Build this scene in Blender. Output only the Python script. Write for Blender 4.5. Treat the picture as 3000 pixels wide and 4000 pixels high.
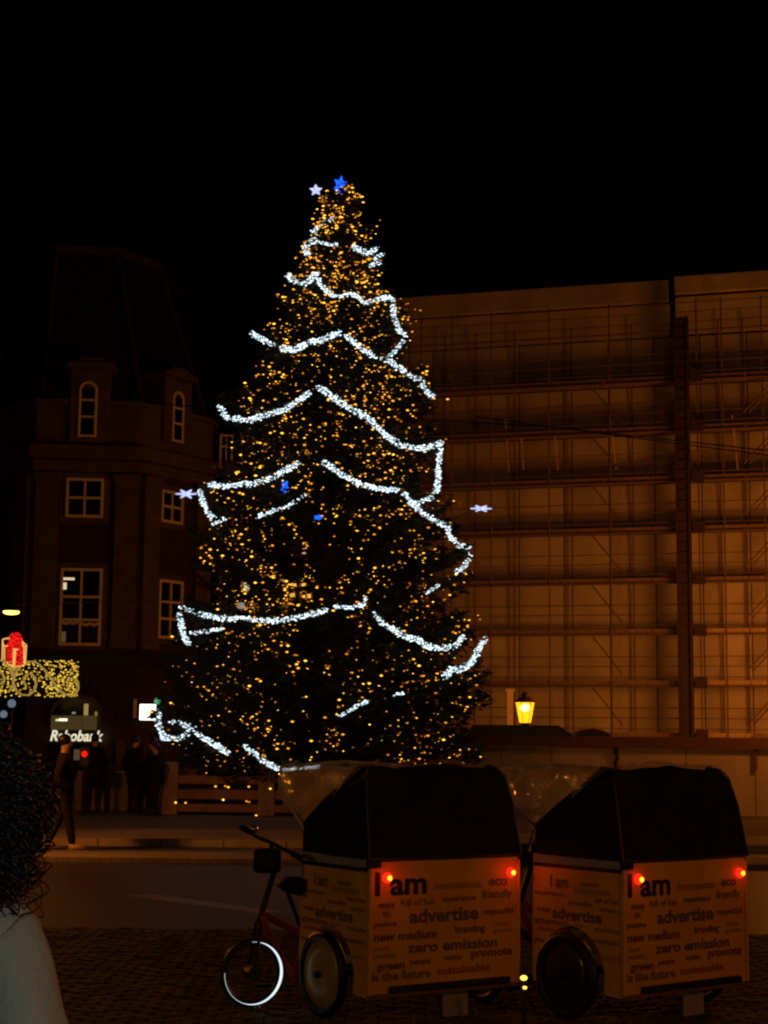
import bpy, bmesh, math, random
from mathutils import Vector, Matrix
from math import radians as R, sin, cos, pi, tan, sqrt

for o in list(bpy.data.objects): bpy.data.objects.remove(o, do_unlink=True)
scene = bpy.context.scene
col = scene.collection
rnd = random.Random(7)

# ------------------------------------------------------------------ camera, world, sun, exposure
F, CX, CY, HZ = 6500.0, 1500.0, 2000.0, 2895.0      # focal length and centre in photo pixels (3000 x 4000)
H = 1.70
PITCH = math.atan((HZ - CY) / F)
ROLL = R(0.6)
fwd = Vector((0, cos(PITCH), sin(PITCH)))
up0 = Vector((0, -sin(PITCH), cos(PITCH)))
rt0 = Vector((1, 0, 0))
rt = rt0 * cos(ROLL) + up0 * sin(ROLL)
upv = up0 * cos(ROLL) - rt0 * sin(ROLL)
CAM = Vector((0, 0, H))
cd = bpy.data.cameras.new('camera'); cam = bpy.data.objects.new('camera', cd); col.objects.link(cam)
cd.sensor_fit = 'VERTICAL'; cd.sensor_height = 24.0; cd.lens = 24.0 * F / 4000.0
cd.clip_start = 0.05; cd.clip_end = 2000
m = Matrix((rt, upv, -fwd)).transposed().to_4x4(); m.translation = CAM
cam.matrix_world = m
scene.camera = cam

world = bpy.data.worlds.new('World'); scene.world = world; world.use_nodes = True
wn = world.node_tree.nodes; wl = world.node_tree.links
bg = wn['Background']
skyn = wn.new('ShaderNodeTexSky'); skyn.sky_type = 'NISHITA'; skyn.sun_disc = False
skyn.sun_elevation = R(-6); skyn.sun_rotation = R(200)
wl.new(skyn.outputs[0], bg.inputs[0]); bg.inputs[1].default_value = 0.015

sd = bpy.data.lights.new('sun', 'SUN'); sd.energy = 0.013; sd.color = (1.0, .5, .30); sd.angle = R(20)
so = bpy.data.objects.new('sun', sd); col.objects.link(so)
so.rotation_euler = (R(52), 0, R(18)); so.location = (0, 0, 60)
# the camera's own flash, right above the lens
fd = bpy.data.lights.new('camera_flash', 'POINT'); fd.energy = 42; fd.color = (1.0, .97, .86); fd.shadow_soft_size = .03
fo = bpy.data.objects.new('camera_flash', fd); col.objects.link(fo); fo.location = CAM + Vector((.04, -.02, .07))

vs = scene.view_settings
vs.view_transform = 'Standard'; vs.look = 'None'; vs.exposure = 0; vs.gamma = 1; vs.use_curve_mapping = False
scene.cycles.sample_clamp_indirect = 1.5
scene.cycles.use_denoising = True
scene.cycles.max_bounces = 6
scene.cycles.pixel_filter_type = 'BLACKMAN_HARRIS'; scene.cycles.filter_width = 2.2
scene.cycles.transparent_max_bounces = 16

# ------------------------------------------------------------------ pixel helpers (photo pixels -> world)
def ray(px, py):
    return (rt * ((px - CX) / F) + upv * (-(py - CY) / F) + fwd)
def P(px, py, Y):
    d = ray(px, py); return CAM + d * (Y / d.y)
def G(px, py, z=0.0):
    d = ray(px, py); return CAM + d * ((z - H) / d.z)
def hit(px, py, A, B):
    """where the ray meets the vertical plane through plan points A, B"""
    d = ray(px, py); ax, ay = A; bx, by = B
    nx, ny = -(by - ay), (bx - ax)
    t = (nx * (ax - CAM.x) + ny * (ay - CAM.y)) / (nx * d.x + ny * d.y)
    return CAM + d * t

# ------------------------------------------------------------------ object helpers
def tag(o, label=None, cat=None, group=None, kind=None):
    if label: o['label'] = label
    if cat: o['category'] = cat
    if group: o['group'] = group
    if kind: o['kind'] = kind
    return o
def thing(name, label, cat, loc=(0, 0, 0), rz=0.0, group=None):
    o = bpy.data.objects.new(name, None); col.objects.link(o)
    o.location = loc; o.rotation_euler = (0, 0, rz); o.empty_display_size = .3
    return tag(o, label, cat, group)
def mesh_obj(name, me, parent=None, loc=None):
    o = bpy.data.objects.new(name, me); col.objects.link(o)
    if parent: o.parent = parent
    if loc is not None: o.location = loc
    return o

class MB:
    def __init__(s, M=None): s.v = []; s.f = []; s.M = M
    def add(s, vs, fs):
        n = len(s.v)
        s.v += [tuple(s.M @ Vector(v)) if s.M else tuple(v) for v in vs]
        s.f += [tuple(i + n for i in f) for f in fs]
        return s
    def box(s, c, d, rz=0.0, M=None):
        hx, hy, hz = d[0] / 2, d[1] / 2, d[2] / 2
        vs = [Vector((x, y, z)) for x in (-hx, hx) for y in (-hy, hy) for z in (-hz, hz)]
        rm = M if M is not None else Matrix.Rotation(rz, 3, 'Z')
        vs = [rm @ v + Vector(c) for v in vs]
        return s.add(vs, [(0, 1, 3, 2), (4, 6, 7, 5), (0, 4, 5, 1), (2, 3, 7, 6), (0, 2, 6, 4), (1, 5, 7, 3)])
    def tube(s, pts, r, n=8, cap=True, closed=False):
        pts = [Vector(p) for p in pts]; k = len(pts)
        rr = r if isinstance(r, (list, tuple)) else [r] * k
        vs = []; a = None
        for i, p in enumerate(pts):
            if closed: d = pts[(i + 1) % k] - pts[i - 1]
            else: d = pts[min(i + 1, k - 1)] - pts[max(i - 1, 0)]
            if d.length < 1e-9: d = Vector((0, 0, 1))
            d.normalize()
            if a is None:
                a = d.orthogonal().normalized()
            else:
                a = (a - d * a.dot(d))
                a = a.normalized() if a.length > 1e-6 else d.orthogonal().normalized()
            b = d.cross(a)
            for j in range(n):
                t = 2 * pi * j / n
                vs.append(p + (a * cos(t) + b * sin(t)) * rr[i])
        fs = []
        for i in range(k if closed else k - 1):
            i2 = (i + 1) % k
            for j in range(n):
                j2 = (j + 1) % n
                fs.append((i * n + j, i * n + j2, i2 * n + j2, i2 * n + j))
        if cap and not closed:
            fs.append(tuple(range(n))[::-1]); fs.append(tuple((k - 1) * n + j for j in range(n)))
        return s.add(vs, fs)
    def lathe(s, prof, c=(0, 0, 0), n=16, axis='Z', M=None):
        vs = []; k = len(prof)
        for (r, h) in prof:
            for j in range(n):
                t = 2 * pi * j / n
                v = Vector((r * cos(t), r * sin(t), h))
                if axis == 'X': v = Vector((v.z, v.x, v.y))
                if axis == 'Y': v = Vector((v.x, v.z, v.y))
                if M is not None: v = M @ v
                vs.append(v + Vector(c))
        fs = []
        for i in range(k - 1):
            for j in range(n):
                j2 = (j + 1) % n
                fs.append((i * n + j, i * n + j2, (i + 1) * n + j2, (i + 1) * n + j))
        fs.append(tuple(range(n))[::-1]); fs.append(tuple((k - 1) * n + j for j in range(n)))
        return s.add(vs, fs)
    def octa(s, c, r, e=1.0):
        x, y, z = c
        return s.add([(x + r * e, y, z), (x - r * e, y, z), (x, y + r, z), (x, y - r, z), (x, y, z + r), (x, y, z - r)],
                     [(0, 2, 4), (2, 1, 4), (1, 3, 4), (3, 0, 4), (2, 0, 5), (1, 2, 5), (3, 1, 5), (0, 3, 5)])
    def ball(s, c, r, n=10, m=6):
        c = Vector(c); sc = r if isinstance(r, (tuple, list)) else (r, r, r)
        vs = [c + Vector((0, 0, -sc[2]))]
        for i in range(1, m):
            a = -pi / 2 + pi * i / m
            for j in range(n):
                t = 2 * pi * j / n
                vs.append(c + Vector((sc[0] * cos(a) * cos(t), sc[1] * cos(a) * sin(t), sc[2] * sin(a))))
        vs.append(c + Vector((0, 0, sc[2]))); L = len(vs) - 1
        fs = [(0, 1 + (j + 1) % n, 1 + j) for j in range(n)]
        for i in range(m - 2):
            for j in range(n):
                a = 1 + i * n + j; b = 1 + i * n + (j + 1) % n
                fs.append((a, b, b + n, a + n))
        q = 1 + (m - 2) * n
        fs += [(q + j, q + (j + 1) % n, L) for j in range(n)]
        return s.add(vs, fs)
    def poly(s, pts, thick):
        """flat outline pts given a thickness vector"""
        pts = [Vector(p) for p in pts]; t = Vector(thick); n = len(pts)
        vs = pts + [p + t for p in pts]
        fs = [tuple(range(n))[::-1], tuple(range(n, 2 * n))] + [(i, (i + 1) % n, n + (i + 1) % n, n + i) for i in range(n)]
        return s.add(vs, fs)
    def mesh(s, name, mat):
        me = bpy.data.meshes.new(name); me.from_pydata(s.v, [], s.f); me.update()
        if mat: me.materials.append(mat)
        return me
    def build(s, name, mat, parent=None, smooth=False, bevel=0, origin=None, loc=None):
        if origin is not None:
            o3 = Vector(origin); s.v = [tuple(Vector(v) - o3) for v in s.v]; loc = o3 if loc is None else loc
        me = s.mesh(name, mat)
        bm = bmesh.new(); bm.from_mesh(me); bmesh.ops.recalc_face_normals(bm, faces=bm.faces)
        if bevel:
            bmesh.ops.bevel(bm, geom=[e for e in bm.edges if len(e.link_faces) == 2 and e.calc_face_angle(0) > .5], offset=bevel, segments=1, affect='EDGES')
        bm.to_mesh(me); bm.free()
        if smooth:
            for p in me.polygons: p.use_smooth = True
        return mesh_obj(name, me, parent, loc)

# ------------------------------------------------------------------ materials
def mat(name, c, rough=.7, metal=0.0, var=.18, scale=6.0, bump=0.0, bscale=30.0, spec=.4, objvar=0.0, alpha=None):
    M = bpy.data.materials.new(name); M.use_nodes = True
    nt = M.node_tree; N = nt.nodes; L = nt.links; b = N['Principled BSDF']
    b.inputs['Roughness'].default_value = rough; b.inputs['Metallic'].default_value = metal
    b.inputs['Specular IOR Level'].default_value = spec
    tc = N.new('ShaderNodeTexCoord'); nz = N.new('ShaderNodeTexNoise'); nz.inputs['Scale'].default_value = scale
    nz.inputs['Detail'].default_value = 6; L.new(tc.outputs['Object'], nz.inputs['Vector'])
    cr = N.new('ShaderNodeValToRGB'); L.new(nz.outputs['Fac'], cr.inputs['Fac'])
    cr.color_ramp.elements[0].position = .3; cr.color_ramp.elements[1].position = .72
    cr.color_ramp.elements[0].color = (c[0] * (1 - var), c[1] * (1 - var), c[2] * (1 - var), 1)
    cr.color_ramp.elements[1].color = (min(1, c[0] * (1 + var)), min(1, c[1] * (1 + var)), min(1, c[2] * (1 + var)), 1)
    out = cr.outputs['Color']
    if objvar:
        oi = N.new('ShaderNodeObjectInfo'); mr = N.new('ShaderNodeMapRange')
        mr.inputs['To Min'].default_value = 1 - objvar; mr.inputs['To Max'].default_value = 1 + objvar
        L.new(oi.outputs['Random'], mr.inputs['Value'])
        hs = N.new('ShaderNodeHueSaturation'); L.new(mr.outputs[0], hs.inputs['Value']); L.new(out, hs.inputs['Color']); out = hs.outputs[0]
    L.new(out, b.inputs['Base Color'])
    if bump:
        n2 = N.new('ShaderNodeTexNoise'); n2.inputs['Scale'].default_value = bscale; n2.inputs['Detail'].default_value = 5
        L.new(tc.outputs['Object'], n2.inputs['Vector'])
        bp = N.new('ShaderNodeBump'); bp.inputs['Strength'].default_value = bump; bp.inputs['Distance'].default_value = .03
        L.new(n2.outputs['Fac'], bp.inputs['Height']); L.new(bp.outputs[0], b.inputs['Normal'])
    return M
def emit(name, c, s, sample=False, var=0.0):
    M = bpy.data.materials.new(name); M.use_nodes = True
    nt = M.node_tree; N = nt.nodes; L = nt.links; N.clear()
    e = N.new('ShaderNodeEmission'); o = N.new('ShaderNodeOutputMaterial'); L.new(e.outputs[0], o.inputs[0])
    e.inputs[0].default_value = (*c, 1); e.inputs[1].default_value = s
    if var:
        g = N.new('ShaderNodeNewGeometry'); mr = N.new('ShaderNodeMapRange')
        mr.inputs['To Min'].default_value = s * (1 - var); mr.inputs['To Max'].default_value = s * (1 + var)
        L.new(g.outputs['Random Per Island'], mr.inputs['Value']); L.new(mr.outputs[0], e.inputs[1])
    M.cycles.emission_sampling = 'AUTO' if sample else 'NONE'
    return M
def glow_glass(name, c, s, trans=.75, sample=False):
    M = bpy.data.materials.new(name); M.use_nodes = True
    nt = M.node_tree; N = nt.nodes; L = nt.links; N.clear()
    e = N.new('ShaderNodeEmission'); e.inputs[0].default_value = (*c, 1); e.inputs[1].default_value = s
    t = N.new('ShaderNodeBsdfTransparent'); t.inputs[0].default_value = (trans, trans, trans * .9, 1)
    a = N.new('ShaderNodeAddShader'); o = N.new('ShaderNodeOutputMaterial')
    L.new(e.outputs[0], a.inputs[0]); L.new(t.outputs[0], a.inputs[1]); L.new(a.outputs[0], o.inputs[0])
    M.cycles.emission_sampling = 'NONE'
    return M
def plastic_film(name):
    M = bpy.data.materials.new(name); M.use_nodes = True
    nt = M.node_tree; N = nt.nodes; L = nt.links; N.clear()
    t = N.new('ShaderNodeBsdfTransparent'); t.inputs[0].default_value = (.8, .8, .78, 1)
    d = N.new('ShaderNodeBsdfDiffuse'); d.inputs[0].default_value = (.9, .8, .7, 1)
    g = N.new('ShaderNodeBsdfGlossy'); g.inputs[0].default_value = (.9, .9, .9, 1); g.inputs['Roughness'].default_value = .12
    tc = N.new('ShaderNodeTexCoord'); nz = N.new('ShaderNodeTexNoise'); nz.inputs['Scale'].default_value = 3.2; nz.inputs['Detail'].default_value = 4
    nz.inputs['Distortion'].default_value = 1.2
    L.new(tc.outputs['Object'], nz.inputs['Vector'])
    bp = N.new('ShaderNodeBump'); bp.inputs['Strength'].default_value = 1; bp.inputs['Distance'].default_value = .25
    L.new(nz.outputs[0], bp.inputs['Height']); L.new(bp.outputs[0], g.inputs['Normal']); L.new(bp.outputs[0], d.inputs['Normal'])
    tl_ = N.new('ShaderNodeBsdfTranslucent'); tl_.inputs[0].default_value = (.95, .85, .75, 1); ad = N.new('ShaderNodeAddShader'); L.new(d.outputs[0], ad.inputs[0]); L.new(tl_.outputs[0], ad.inputs[1])
    m1 = N.new('ShaderNodeMixShader'); m1.inputs[0].default_value = .55; L.new(ad.outputs[0], m1.inputs[1]); L.new(g.outputs[0], m1.inputs[2])
    mr = N.new('ShaderNodeMapRange'); mr.inputs['From Min'].default_value = .3; mr.inputs['From Max'].default_value = .7; mr.inputs['To Min'].default_value = .15; mr.inputs['To Max'].default_value = .8
    L.new(nz.outputs[0], mr.inputs['Value'])
    m2 = N.new('ShaderNodeMixShader'); L.new(mr.outputs[0], m2.inputs[0]); L.new(t.outputs[0], m2.inputs[1]); L.new(m1.outputs[0], m2.inputs[2])
    o = N.new('ShaderNodeOutputMaterial'); L.new(m2.outputs[0], o.inputs[0])
    return M
def brick_mat(name, c1, c2, mortar, scale, bump=.5, bw=.5, rh=.25, rough=.85):
    M = bpy.data.materials.new(name); M.use_nodes = True
    nt = M.node_tree; N = nt.nodes; L = nt.links; b = N['Principled BSDF']; b.inputs['Roughness'].default_value = rough
    tc = N.new('ShaderNodeTexCoord'); br = N.new('ShaderNodeTexBrick'); br.inputs['Scale'].default_value = scale
    br.inputs['Color1'].default_value = (*c1, 1); br.inputs['Color2'].default_value = (*c2, 1); br.inputs['Mortar'].default_value = (*mortar, 1)
    br.inputs['Brick Width'].default_value = bw; br.inputs['Row Height'].default_value = rh; br.inputs['Mortar Size'].default_value = .02
    L.new(tc.outputs['Object'], br.inputs['Vector'])
    nz = N.new('ShaderNodeTexNoise'); nz.inputs['Scale'].default_value = .35; nz.inputs['Detail'].default_value = 8
    L.new(tc.outputs['Object'], nz.inputs['Vector'])
    mr = N.new('ShaderNodeMapRange'); mr.inputs['From Min'].default_value = .3; mr.inputs['From Max'].default_value = .7
    mr.inputs['To Min'].default_value = .55; mr.inputs['To Max'].default_value = 1.35; L.new(nz.outputs[0], mr.inputs['Value'])
    mx = N.new('ShaderNodeMix'); mx.data_type = 'RGBA'; mx.blend_type = 'MULTIPLY'; mx.inputs[0].default_value = 1
    L.new(br.outputs['Color'], mx.inputs[6]); L.new(mr.outputs[0], mx.inputs[7]); L.new(mx.outputs[2], b.inputs['Base Color'])
    bp = N.new('ShaderNodeBump'); bp.inputs['Strength'].default_value = bump; bp.inputs['Distance'].default_value = .02
    L.new(br.outputs['Fac'], bp.inputs['Height']); bp.invert = True; L.new(bp.outputs[0], b.inputs['Normal'])
    return M

SOD = (1.0, .25, .022)
m_ground = brick_mat('road_bricks', (.042, .030, .022), (.033, .024, .018), (.024, .018, .014), 4.0, .8, rough=.55)
m_stone = mat('cobble_stone', (.042, .034, .028), .75, var=.3, scale=9, bump=.6, bscale=60, objvar=.35)
m_joint = mat('joint_sand', (.04, .032, .027), .95)
m_pale = brick_mat('pale_pavers', (.30, .27, .23), (.25, .22, .19), (.12, .1, .09), 3.3, .4)
m_plaza = brick_mat('plaza_pavers', (.15, .13, .11), (.12, .10, .09), (.06, .05, .045), 3.3, .5)
m_kerb = mat('kerb_stone', (.3, .28, .25), .8, bump=.3)
m_mark = mat('worn_paint', (.17, .18, .19), .5, var=.5, scale=3)
m_wall = brick_mat('brick_facade', (.055, .035, .028), (.04, .026, .02), (.06, .05, .04), 5.0, .3, rough=.9)
m_sand = mat('sandstone', (.115, .09, .065), .9, var=.25, scale=2, bump=.3)
m_slate = mat('roof_slate', (.018, .017, .019), .6, var=.3, scale=4)
m_lead = mat('lead_flashing', (.055, .055, .05), .6)
m_white = mat('white_painted_wood', (.85, .82, .74), .5, var=.08)
m_dglass = mat('dark_window_glass', (.012, .014, .012), .08, spec=.6, var=.1)
m_lit_warm = emit('lit_room_cream', (1, .82, .45), .75)
m_lit_orange = emit('lit_room_orange', (1, .5, .06), 1.1)
m_lit_pink = emit('lit_room_pink', (1, .6, .4), .7)
m_lit_dim = emit('lit_room_dim', (.6, .4, .2), .12)
m_lit_grey = emit('lit_room_grey', (.55, .55, .5), .4)
m_sheet = mat('scaffold_sheeting', (.55, .50, .44), .8, var=.16, scale=.8, bump=.7, bscale=2.5, objvar=.16)
m_steel = mat('galvanised_tube', (.2, .15, .11), .6, .1)
m_plank = mat('scaffold_plank', (.26, .18, .12), .85, var=.3)
m_dark = mat('dark_iron', (.02, .02, .018), .5)
m_mast = mat('hoist_mast_netting', (.06, .04, .03), .9)
m_tree = mat('fir_needles', (.018, .032, .014), .75, var=.4, scale=3)
m_bark = mat('fir_bark', (.06, .04, .03), .9, bump=.5)
m_white_led = emit('white_led', (.72, .9, 1.0), 1.5, var=.75)
m_amber_led = emit('amber_led', (1.0, .45, .015), 1.7, var=.85)
_n = m_amber_led.node_tree; _e = [x for x in _n.nodes if x.type == 'EMISSION'][0]; _g = [x for x in _n.nodes if x.type == 'NEW_GEOMETRY'][0]
_c = _n.nodes.new('ShaderNodeValToRGB'); _c.color_ramp.elements[0].color = (1, .23, .006, 1); _c.color_ramp.elements[1].color = (1, .50, .035, 1)
_n.links.new(_g.outputs['Random Per Island'], _c.inputs[0]); _n.links.new(_c.outputs[0], _e.inputs[0])
m_blue_led = emit('blue_led', (.01, .12, 1.0), 1.5, var=.4)
m_viol_led = emit('violet_white_led', (.55, .6, 1.0), 1.2, var=.3)
m_red_led = emit('red_led', (1.0, .015, .01), 1.2, var=.3)
m_gold_led = emit('gold_led', (1.0, .62, .06), .9, var=.55)
m_gold_rope = emit('gold_rope_light', (.8, .5, .11), .42)
m_warm_rope = emit('warm_rope_light', (1.0, .5, .12), .95)
m_cable = mat('black_cable', (.01, .01, .01), .6)
m_fence = mat('fence_board', (.25, .14, .075), .8, var=.3, scale=3, bump=.4, objvar=.12)
m_concrete = mat('concrete', (.2, .17, .15), .9, bump=.4)
m_hoard = mat('hoarding_panel', (.5, .42, .34), .75, var=.1, scale=1.2, objvar=.06)
m_rail = mat('timber_rail', (.16, .08, .04), .85)
m_green = mat('green_canvas', (.07, .12, .04), .85, bump=.3)
m_yellow = mat('yellow_laminate', (.80, .40, .03), .4, var=.16, scale=2.5)
m_black = mat('black_canvas', (.012, .012, .013), .75, var=.4, bump=.8, bscale=7, spec=.3)
m_piping = mat('hood_piping', (.04, .038, .04), .45)
m_rubber = mat('black_rubber', (.012, .012, .012), .45)
m_disc = mat('yellow_wheel_disc', (.42, .26, .03), .3, var=.15)
m_discdark = mat('black_wheel_disc', (.03, .022, .018), .2, var=.3)
m_red = mat('red_frame_paint', (.5, .05, .01), .35)
m_chrome = mat('chrome', (.6, .6, .6), .15, 1.0)
m_grey = mat('grey_print', (.3, .3, .33), .6)
m_ink_k = mat('ink_black', (.02, .02, .02), .6)
m_ink_b = mat('ink_brown', (.2, .085, .02), .6)
m_ink_v = mat('ink_violet', (.15, .085, .12), .6)
m_ink_g = mat('ink_green', (.2, .15, .04), .6)
m_ink_s = mat('ink_slate', (.36, .22, .1), .6)
m_ink_r = mat('ink_red', (.42, .07, .02), .6)
m_plate = mat('pale_mudflap', (.35, .28, .24), .7)
m_film = plastic_film('clear_rain_film')
m_tail = emit('tail_lamp_core', (1.0, .5, .02), 2.2)
m_tailr = emit('tail_lamp_lens', (1.0, .02, .005), 1.5, True)
m_ring = emit('band_flash_shine', (.8, .93, 1.0), 1.1)  # emission painted for flash bouncing off a reflective tyre strip
m_amblamp = emit('amber_marker', (1, .62, .08), 2.0)
m_skin = mat('skin', (.5, .3, .2), .5, var=.08)
m_hair = mat('dark_hair', (.014, .013, .018), .36, var=.5, spec=.6)
m_coat = mat('light_grey_wool', (.46, .50, .43), .95, var=.12, scale=5, bump=.3, bscale=90)
m_jack = mat('dark_jacket', (.01, .01, .01), .9)
m_jack2 = mat('black_coat', (.006, .006, .007), .9)
m_jack3 = mat('brown_jacket', (.012, .009, .008), .9)
m_jeans = mat('dark_jeans', (.012, .012, .015), .9)
m_shoe = mat('pale_shoe', (.5, .38, .28), .6)
m_shoe2 = mat('dark_shoe', (.02, .02, .02), .6)

# ------------------------------------------------------------------ ground
g = MB(); g.add([(-300, -60, 0), (300, -60, 0), (300, 700, 0), (-300, 700, 0)], [(0, 1, 2, 3)])
tag(g.build('ground', m_ground), 'dark brick paved square', kind='structure')
def strip(name, y0, y1, z, m, label, slope=0.0):
    b = MB(); b.add([(-60, y0 - slope * -60 * 0, 0), (60, y0, 0), (60, y1, 0), (-60, y1, 0), (-60, y0, z), (60, y0, z), (60, y1, z), (-60, y1, z)],
                    [(0, 1, 5, 4), (2, 3, 7, 6), (4, 5, 6, 7)])
    return tag(b.build(name, m), label, kind='structure')
strip('island_paving', 23.4, 24.8, .07, m_pale, 'narrow strip of pale paving across the square')
strip('pavement', 30.6, 130, .10, m_plaza, 'brown paved plaza under the tree and buildings')
strip('pale_paving', 27.2, 30.45, .10, m_pale, 'pale paved edge of the plaza')
kb = tag(bpy.data.objects.new('kerb', None), 'stone kerb along the pale plaza edge', kind='structure'); col.objects.link(kb)
kb.location = (0, 27.05, 0)
ks = MB().box((0, 0, .055), (.98, .16, .125)).mesh('kerb_stone', m_kerb)
for i in range(24):
    mesh_obj('kerb_stone', ks, kb, (-8 + i * 1.0, 0, 0))
a, b_ = G(540, 3497), G(1060, 3566)
mk = MB(); d = (b_ - a).normalized(); n = Vector((-d.y, d.x, 0)) * .16
mk.add([a - n + Vector((0, 0, .004)), b_ - n + Vector((0, 0, .004)), b_ + n + Vector((0, 0, .004)), a + n + Vector((0, 0, .004))], [(0, 1, 2, 3)])
tag(mk.build('road_marking', m_mark), 'faint worn white line across the dark road', kind='structure')
# near cobbles: real stones with recessed joints
cob = tag(bpy.data.objects.new('cobbled_road', None), 'dark cobbles in the foreground', kind='structure'); col.objects.link(cob)
bed = MB(); bed.add([(-4.2, 9.0, .003), (5.2, 9.0, .003), (5.2, 15.4, .003), (-4.2, 15.4, .003)], [(0, 1, 2, 3)])
bed.build('joint_bed', m_joint, cob)
def stone_geo(w, l, h, r):
    k = .014
    vs = [(-w/2, -l/2, 0), (w/2, -l/2, 0), (w/2, l/2, 0), (-w/2, l/2, 0)]
    tp = [(x - (k if x > 0 else -k), y - (k if y > 0 else -k), h + r.uniform(-.004, .004)) for x, y, _ in vs]
    return vs + tp, [(0, 1, 5, 4), (1, 2, 6, 5), (2, 3, 7, 6), (3, 0, 4, 7), (4, 5, 6, 7)]
variants = []
for i in range(6):
    v, f = stone_geo(.185, .09, .015, rnd); variants.append(MB().add(v, f).mesh('cobble', m_stone))
rest = MB(); cnt = 0; row = 0; y = 9.25
while y < 15.3:
    off = .1 if row % 2 else 0
    lo, hi = -.232 * y - .15, .232 * y + .2
    x = lo - (lo % .2) + off
    while x < hi:
        jx, jy = x + rnd.uniform(-.006, .006), y + rnd.uniform(-.005, .005)
        if cnt < 300:
            c = mesh_obj('cobble', variants[rnd.randrange(6)], cob, (jx, jy, .003)); c.rotation_euler = (rnd.uniform(-.03, .03), rnd.uniform(-.02, .02), rnd.uniform(-.03, .03))
        else:
            v, f = stone_geo(.185, .09, .015 + rnd.uniform(-.004, .004), rnd)
            rest.add([Vector(q) + Vector((jx, jy, .003)) for q in v], f)
        cnt += 1; x += .2
    y += .102; row += 1
tag(rest.build('cobbles', m_stone, cob), kind='stuff')

# ------------------------------------------------------------------ scaffolded, sheeted building on the right
TB = .30
ub = Vector((1, -TB, 0)).normalized()
def bz(x): return 65.6 - TB * (x - 12.1)
A_b, B_b = (12.1, 65.6), (12.1 - 10, 65.6 + 3.0)
X0 = hit(1530, 1200, A_b, B_b).x; X1 = 21.5
Lb = (X1 - X0) / ub.x
rot_b = math.atan2(ub.y, ub.x)
wb = thing('wrapped_building', 'large building wrapped in pale sheeting behind scaffolding', 'building', (X0, bz(X0), 0), rot_b)
MB().box((Lb / 2, 7.2, 9.9), (Lb, 13.2, 19.8)).build('wall', m_sand, wb)
bays = 12; bw = Lb / bays; lift = 2.0; nl = 9
svar = []
for k in range(5):
    q = MB(); n = 4
    vs = []
    for i in range(n + 1):
        for j in range(n + 1):
            e = sin(pi * i / n) * sin(pi * j / n)
            vs.append((i / n * (bw - .04), -.02 - .11 * e * rnd.uniform(.2, 1.1), j / n * (lift - .05)))
    fs = [(i * (n + 1) + j, (i + 1) * (n + 1) + j, (i + 1) * (n + 1) + j + 1, i * (n + 1) + j + 1) for i in range(n) for j in range(n)]
    svar.append(q.add(vs, fs).mesh('sheet', m_sheet))
for i in range(bays):
    for l in range(nl):
        s = mesh_obj('sheet', svar[rnd.randrange(5)], wb, (i * bw + .02, 0, .05 + l * lift))
        for p in s.data.polygons: p.use_smooth = True
# top sheet bands with the step near the hoist
sx = (hit(2612, 1100, A_b, B_b).x - X0) / ub.x
MB().box((sx / 2, -.15, 19.92), (sx, .25, .9)).box((sx / 2, .3, 18.74), (sx, .5, 1.4)).build('top_sheet', m_sheet, wb, bevel=.03)
MB().box(((sx + Lb) / 2 + .12, -.1, 20.12), (Lb - sx - .24, .25, .74)).box(((sx + Lb) / 2 + .12, .3, 18.9), (Lb - sx - .24, .5, 1.6)).build('top_sheet', m_sheet, wb, bevel=.03)

sc = thing('scaffolding', 'tall tube scaffolding with planked lifts in front of the sheeted building', 'scaffolding', (X0, bz(X0), 0), rot_b)
std_o = MB().tube([(0, 0, 0), (0, 0, 19.2)], .036, 6).mesh('standard', m_steel)
std_i = MB().tube([(0, 0, 0), (0, 0, 18.6)], .04, 6).mesh('standard', m_steel)
xs = []
for pxs in (1600, 1740, 1862, 2016, 2242, 2480, 2824, 2922, 3080, 3300):
    xs.append((hit(pxs, 2300, A_b, B_b).x - X0) / ub.x)
OUT = -1.3
for x in xs:
    mesh_obj('standard', std_o, sc, (x - .75, OUT, 0)); mesh_obj('standard', std_i, sc, (x, -.3, 0))
for l in range(nl + 1):
    z = l * lift
    if l:
        for hgt in (.27, .68, 1.06):
            if z + hgt > 19.4: continue
            MB().tube([(-.5, OUT - .06, z + hgt + .02 * (l % 2)), (Lb, OUT - .06, z + hgt)], .02, 5).build('guard_rail', m_steel, sc)
        MB().tube([(-.5, OUT - .05, z - .08), (Lb, OUT - .05, z - .08)], .04, 5).build('ledger', m_steel, sc)
pl = MB().box((0, 0, 0), (bw - .05, .9, .05)).box((0, -.46, .07), (bw - .05, .03, .13)).mesh('platform', m_plank)
plf = MB().box((0, 0, 0), (bw - .05, .9, .05)).box((0, -.46, .07), (bw - .05, .03, .13)).mesh('platform', mat('new_plank', (.5, .36, .2), .8))
for l in range(1, nl):
    for i in range(bays):
        new = (l in (2, 3) and 7 <= i <= 8) or (l == 1 and i == 7)
        mesh_obj('platform', plf if new else pl, sc, (i * bw + bw / 2, -.8, l * lift))
for l in range(1, nl):     # diagonal braces, one set per lift
    for (pa, pb, dirn) in ((2335, 2447, 1), (2925, 3060, -1)):
        xa = (hit(pa, 2300, A_b, B_b).x - X0) / ub.x; xb = (hit(pb, 2300, A_b, B_b).x - X0) / ub.x
        z0 = l * lift - lift
        za, zb_ = (z0 + 1.85, z0 + .4) if dirn > 0 else (z0 + .5, z0 + 1.9)
        for dd in ((0,) if dirn > 0 else (0, .22)):
            MB().tube([(xa + dd, OUT - .03, za), (xb + dd, OUT - .03, zb_)], .035, 5).build('brace', m_steel, sc)
hx = (hit(2694, 2300, A_b, B_b).x - X0) / ub.x
mst = MB()
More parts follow.
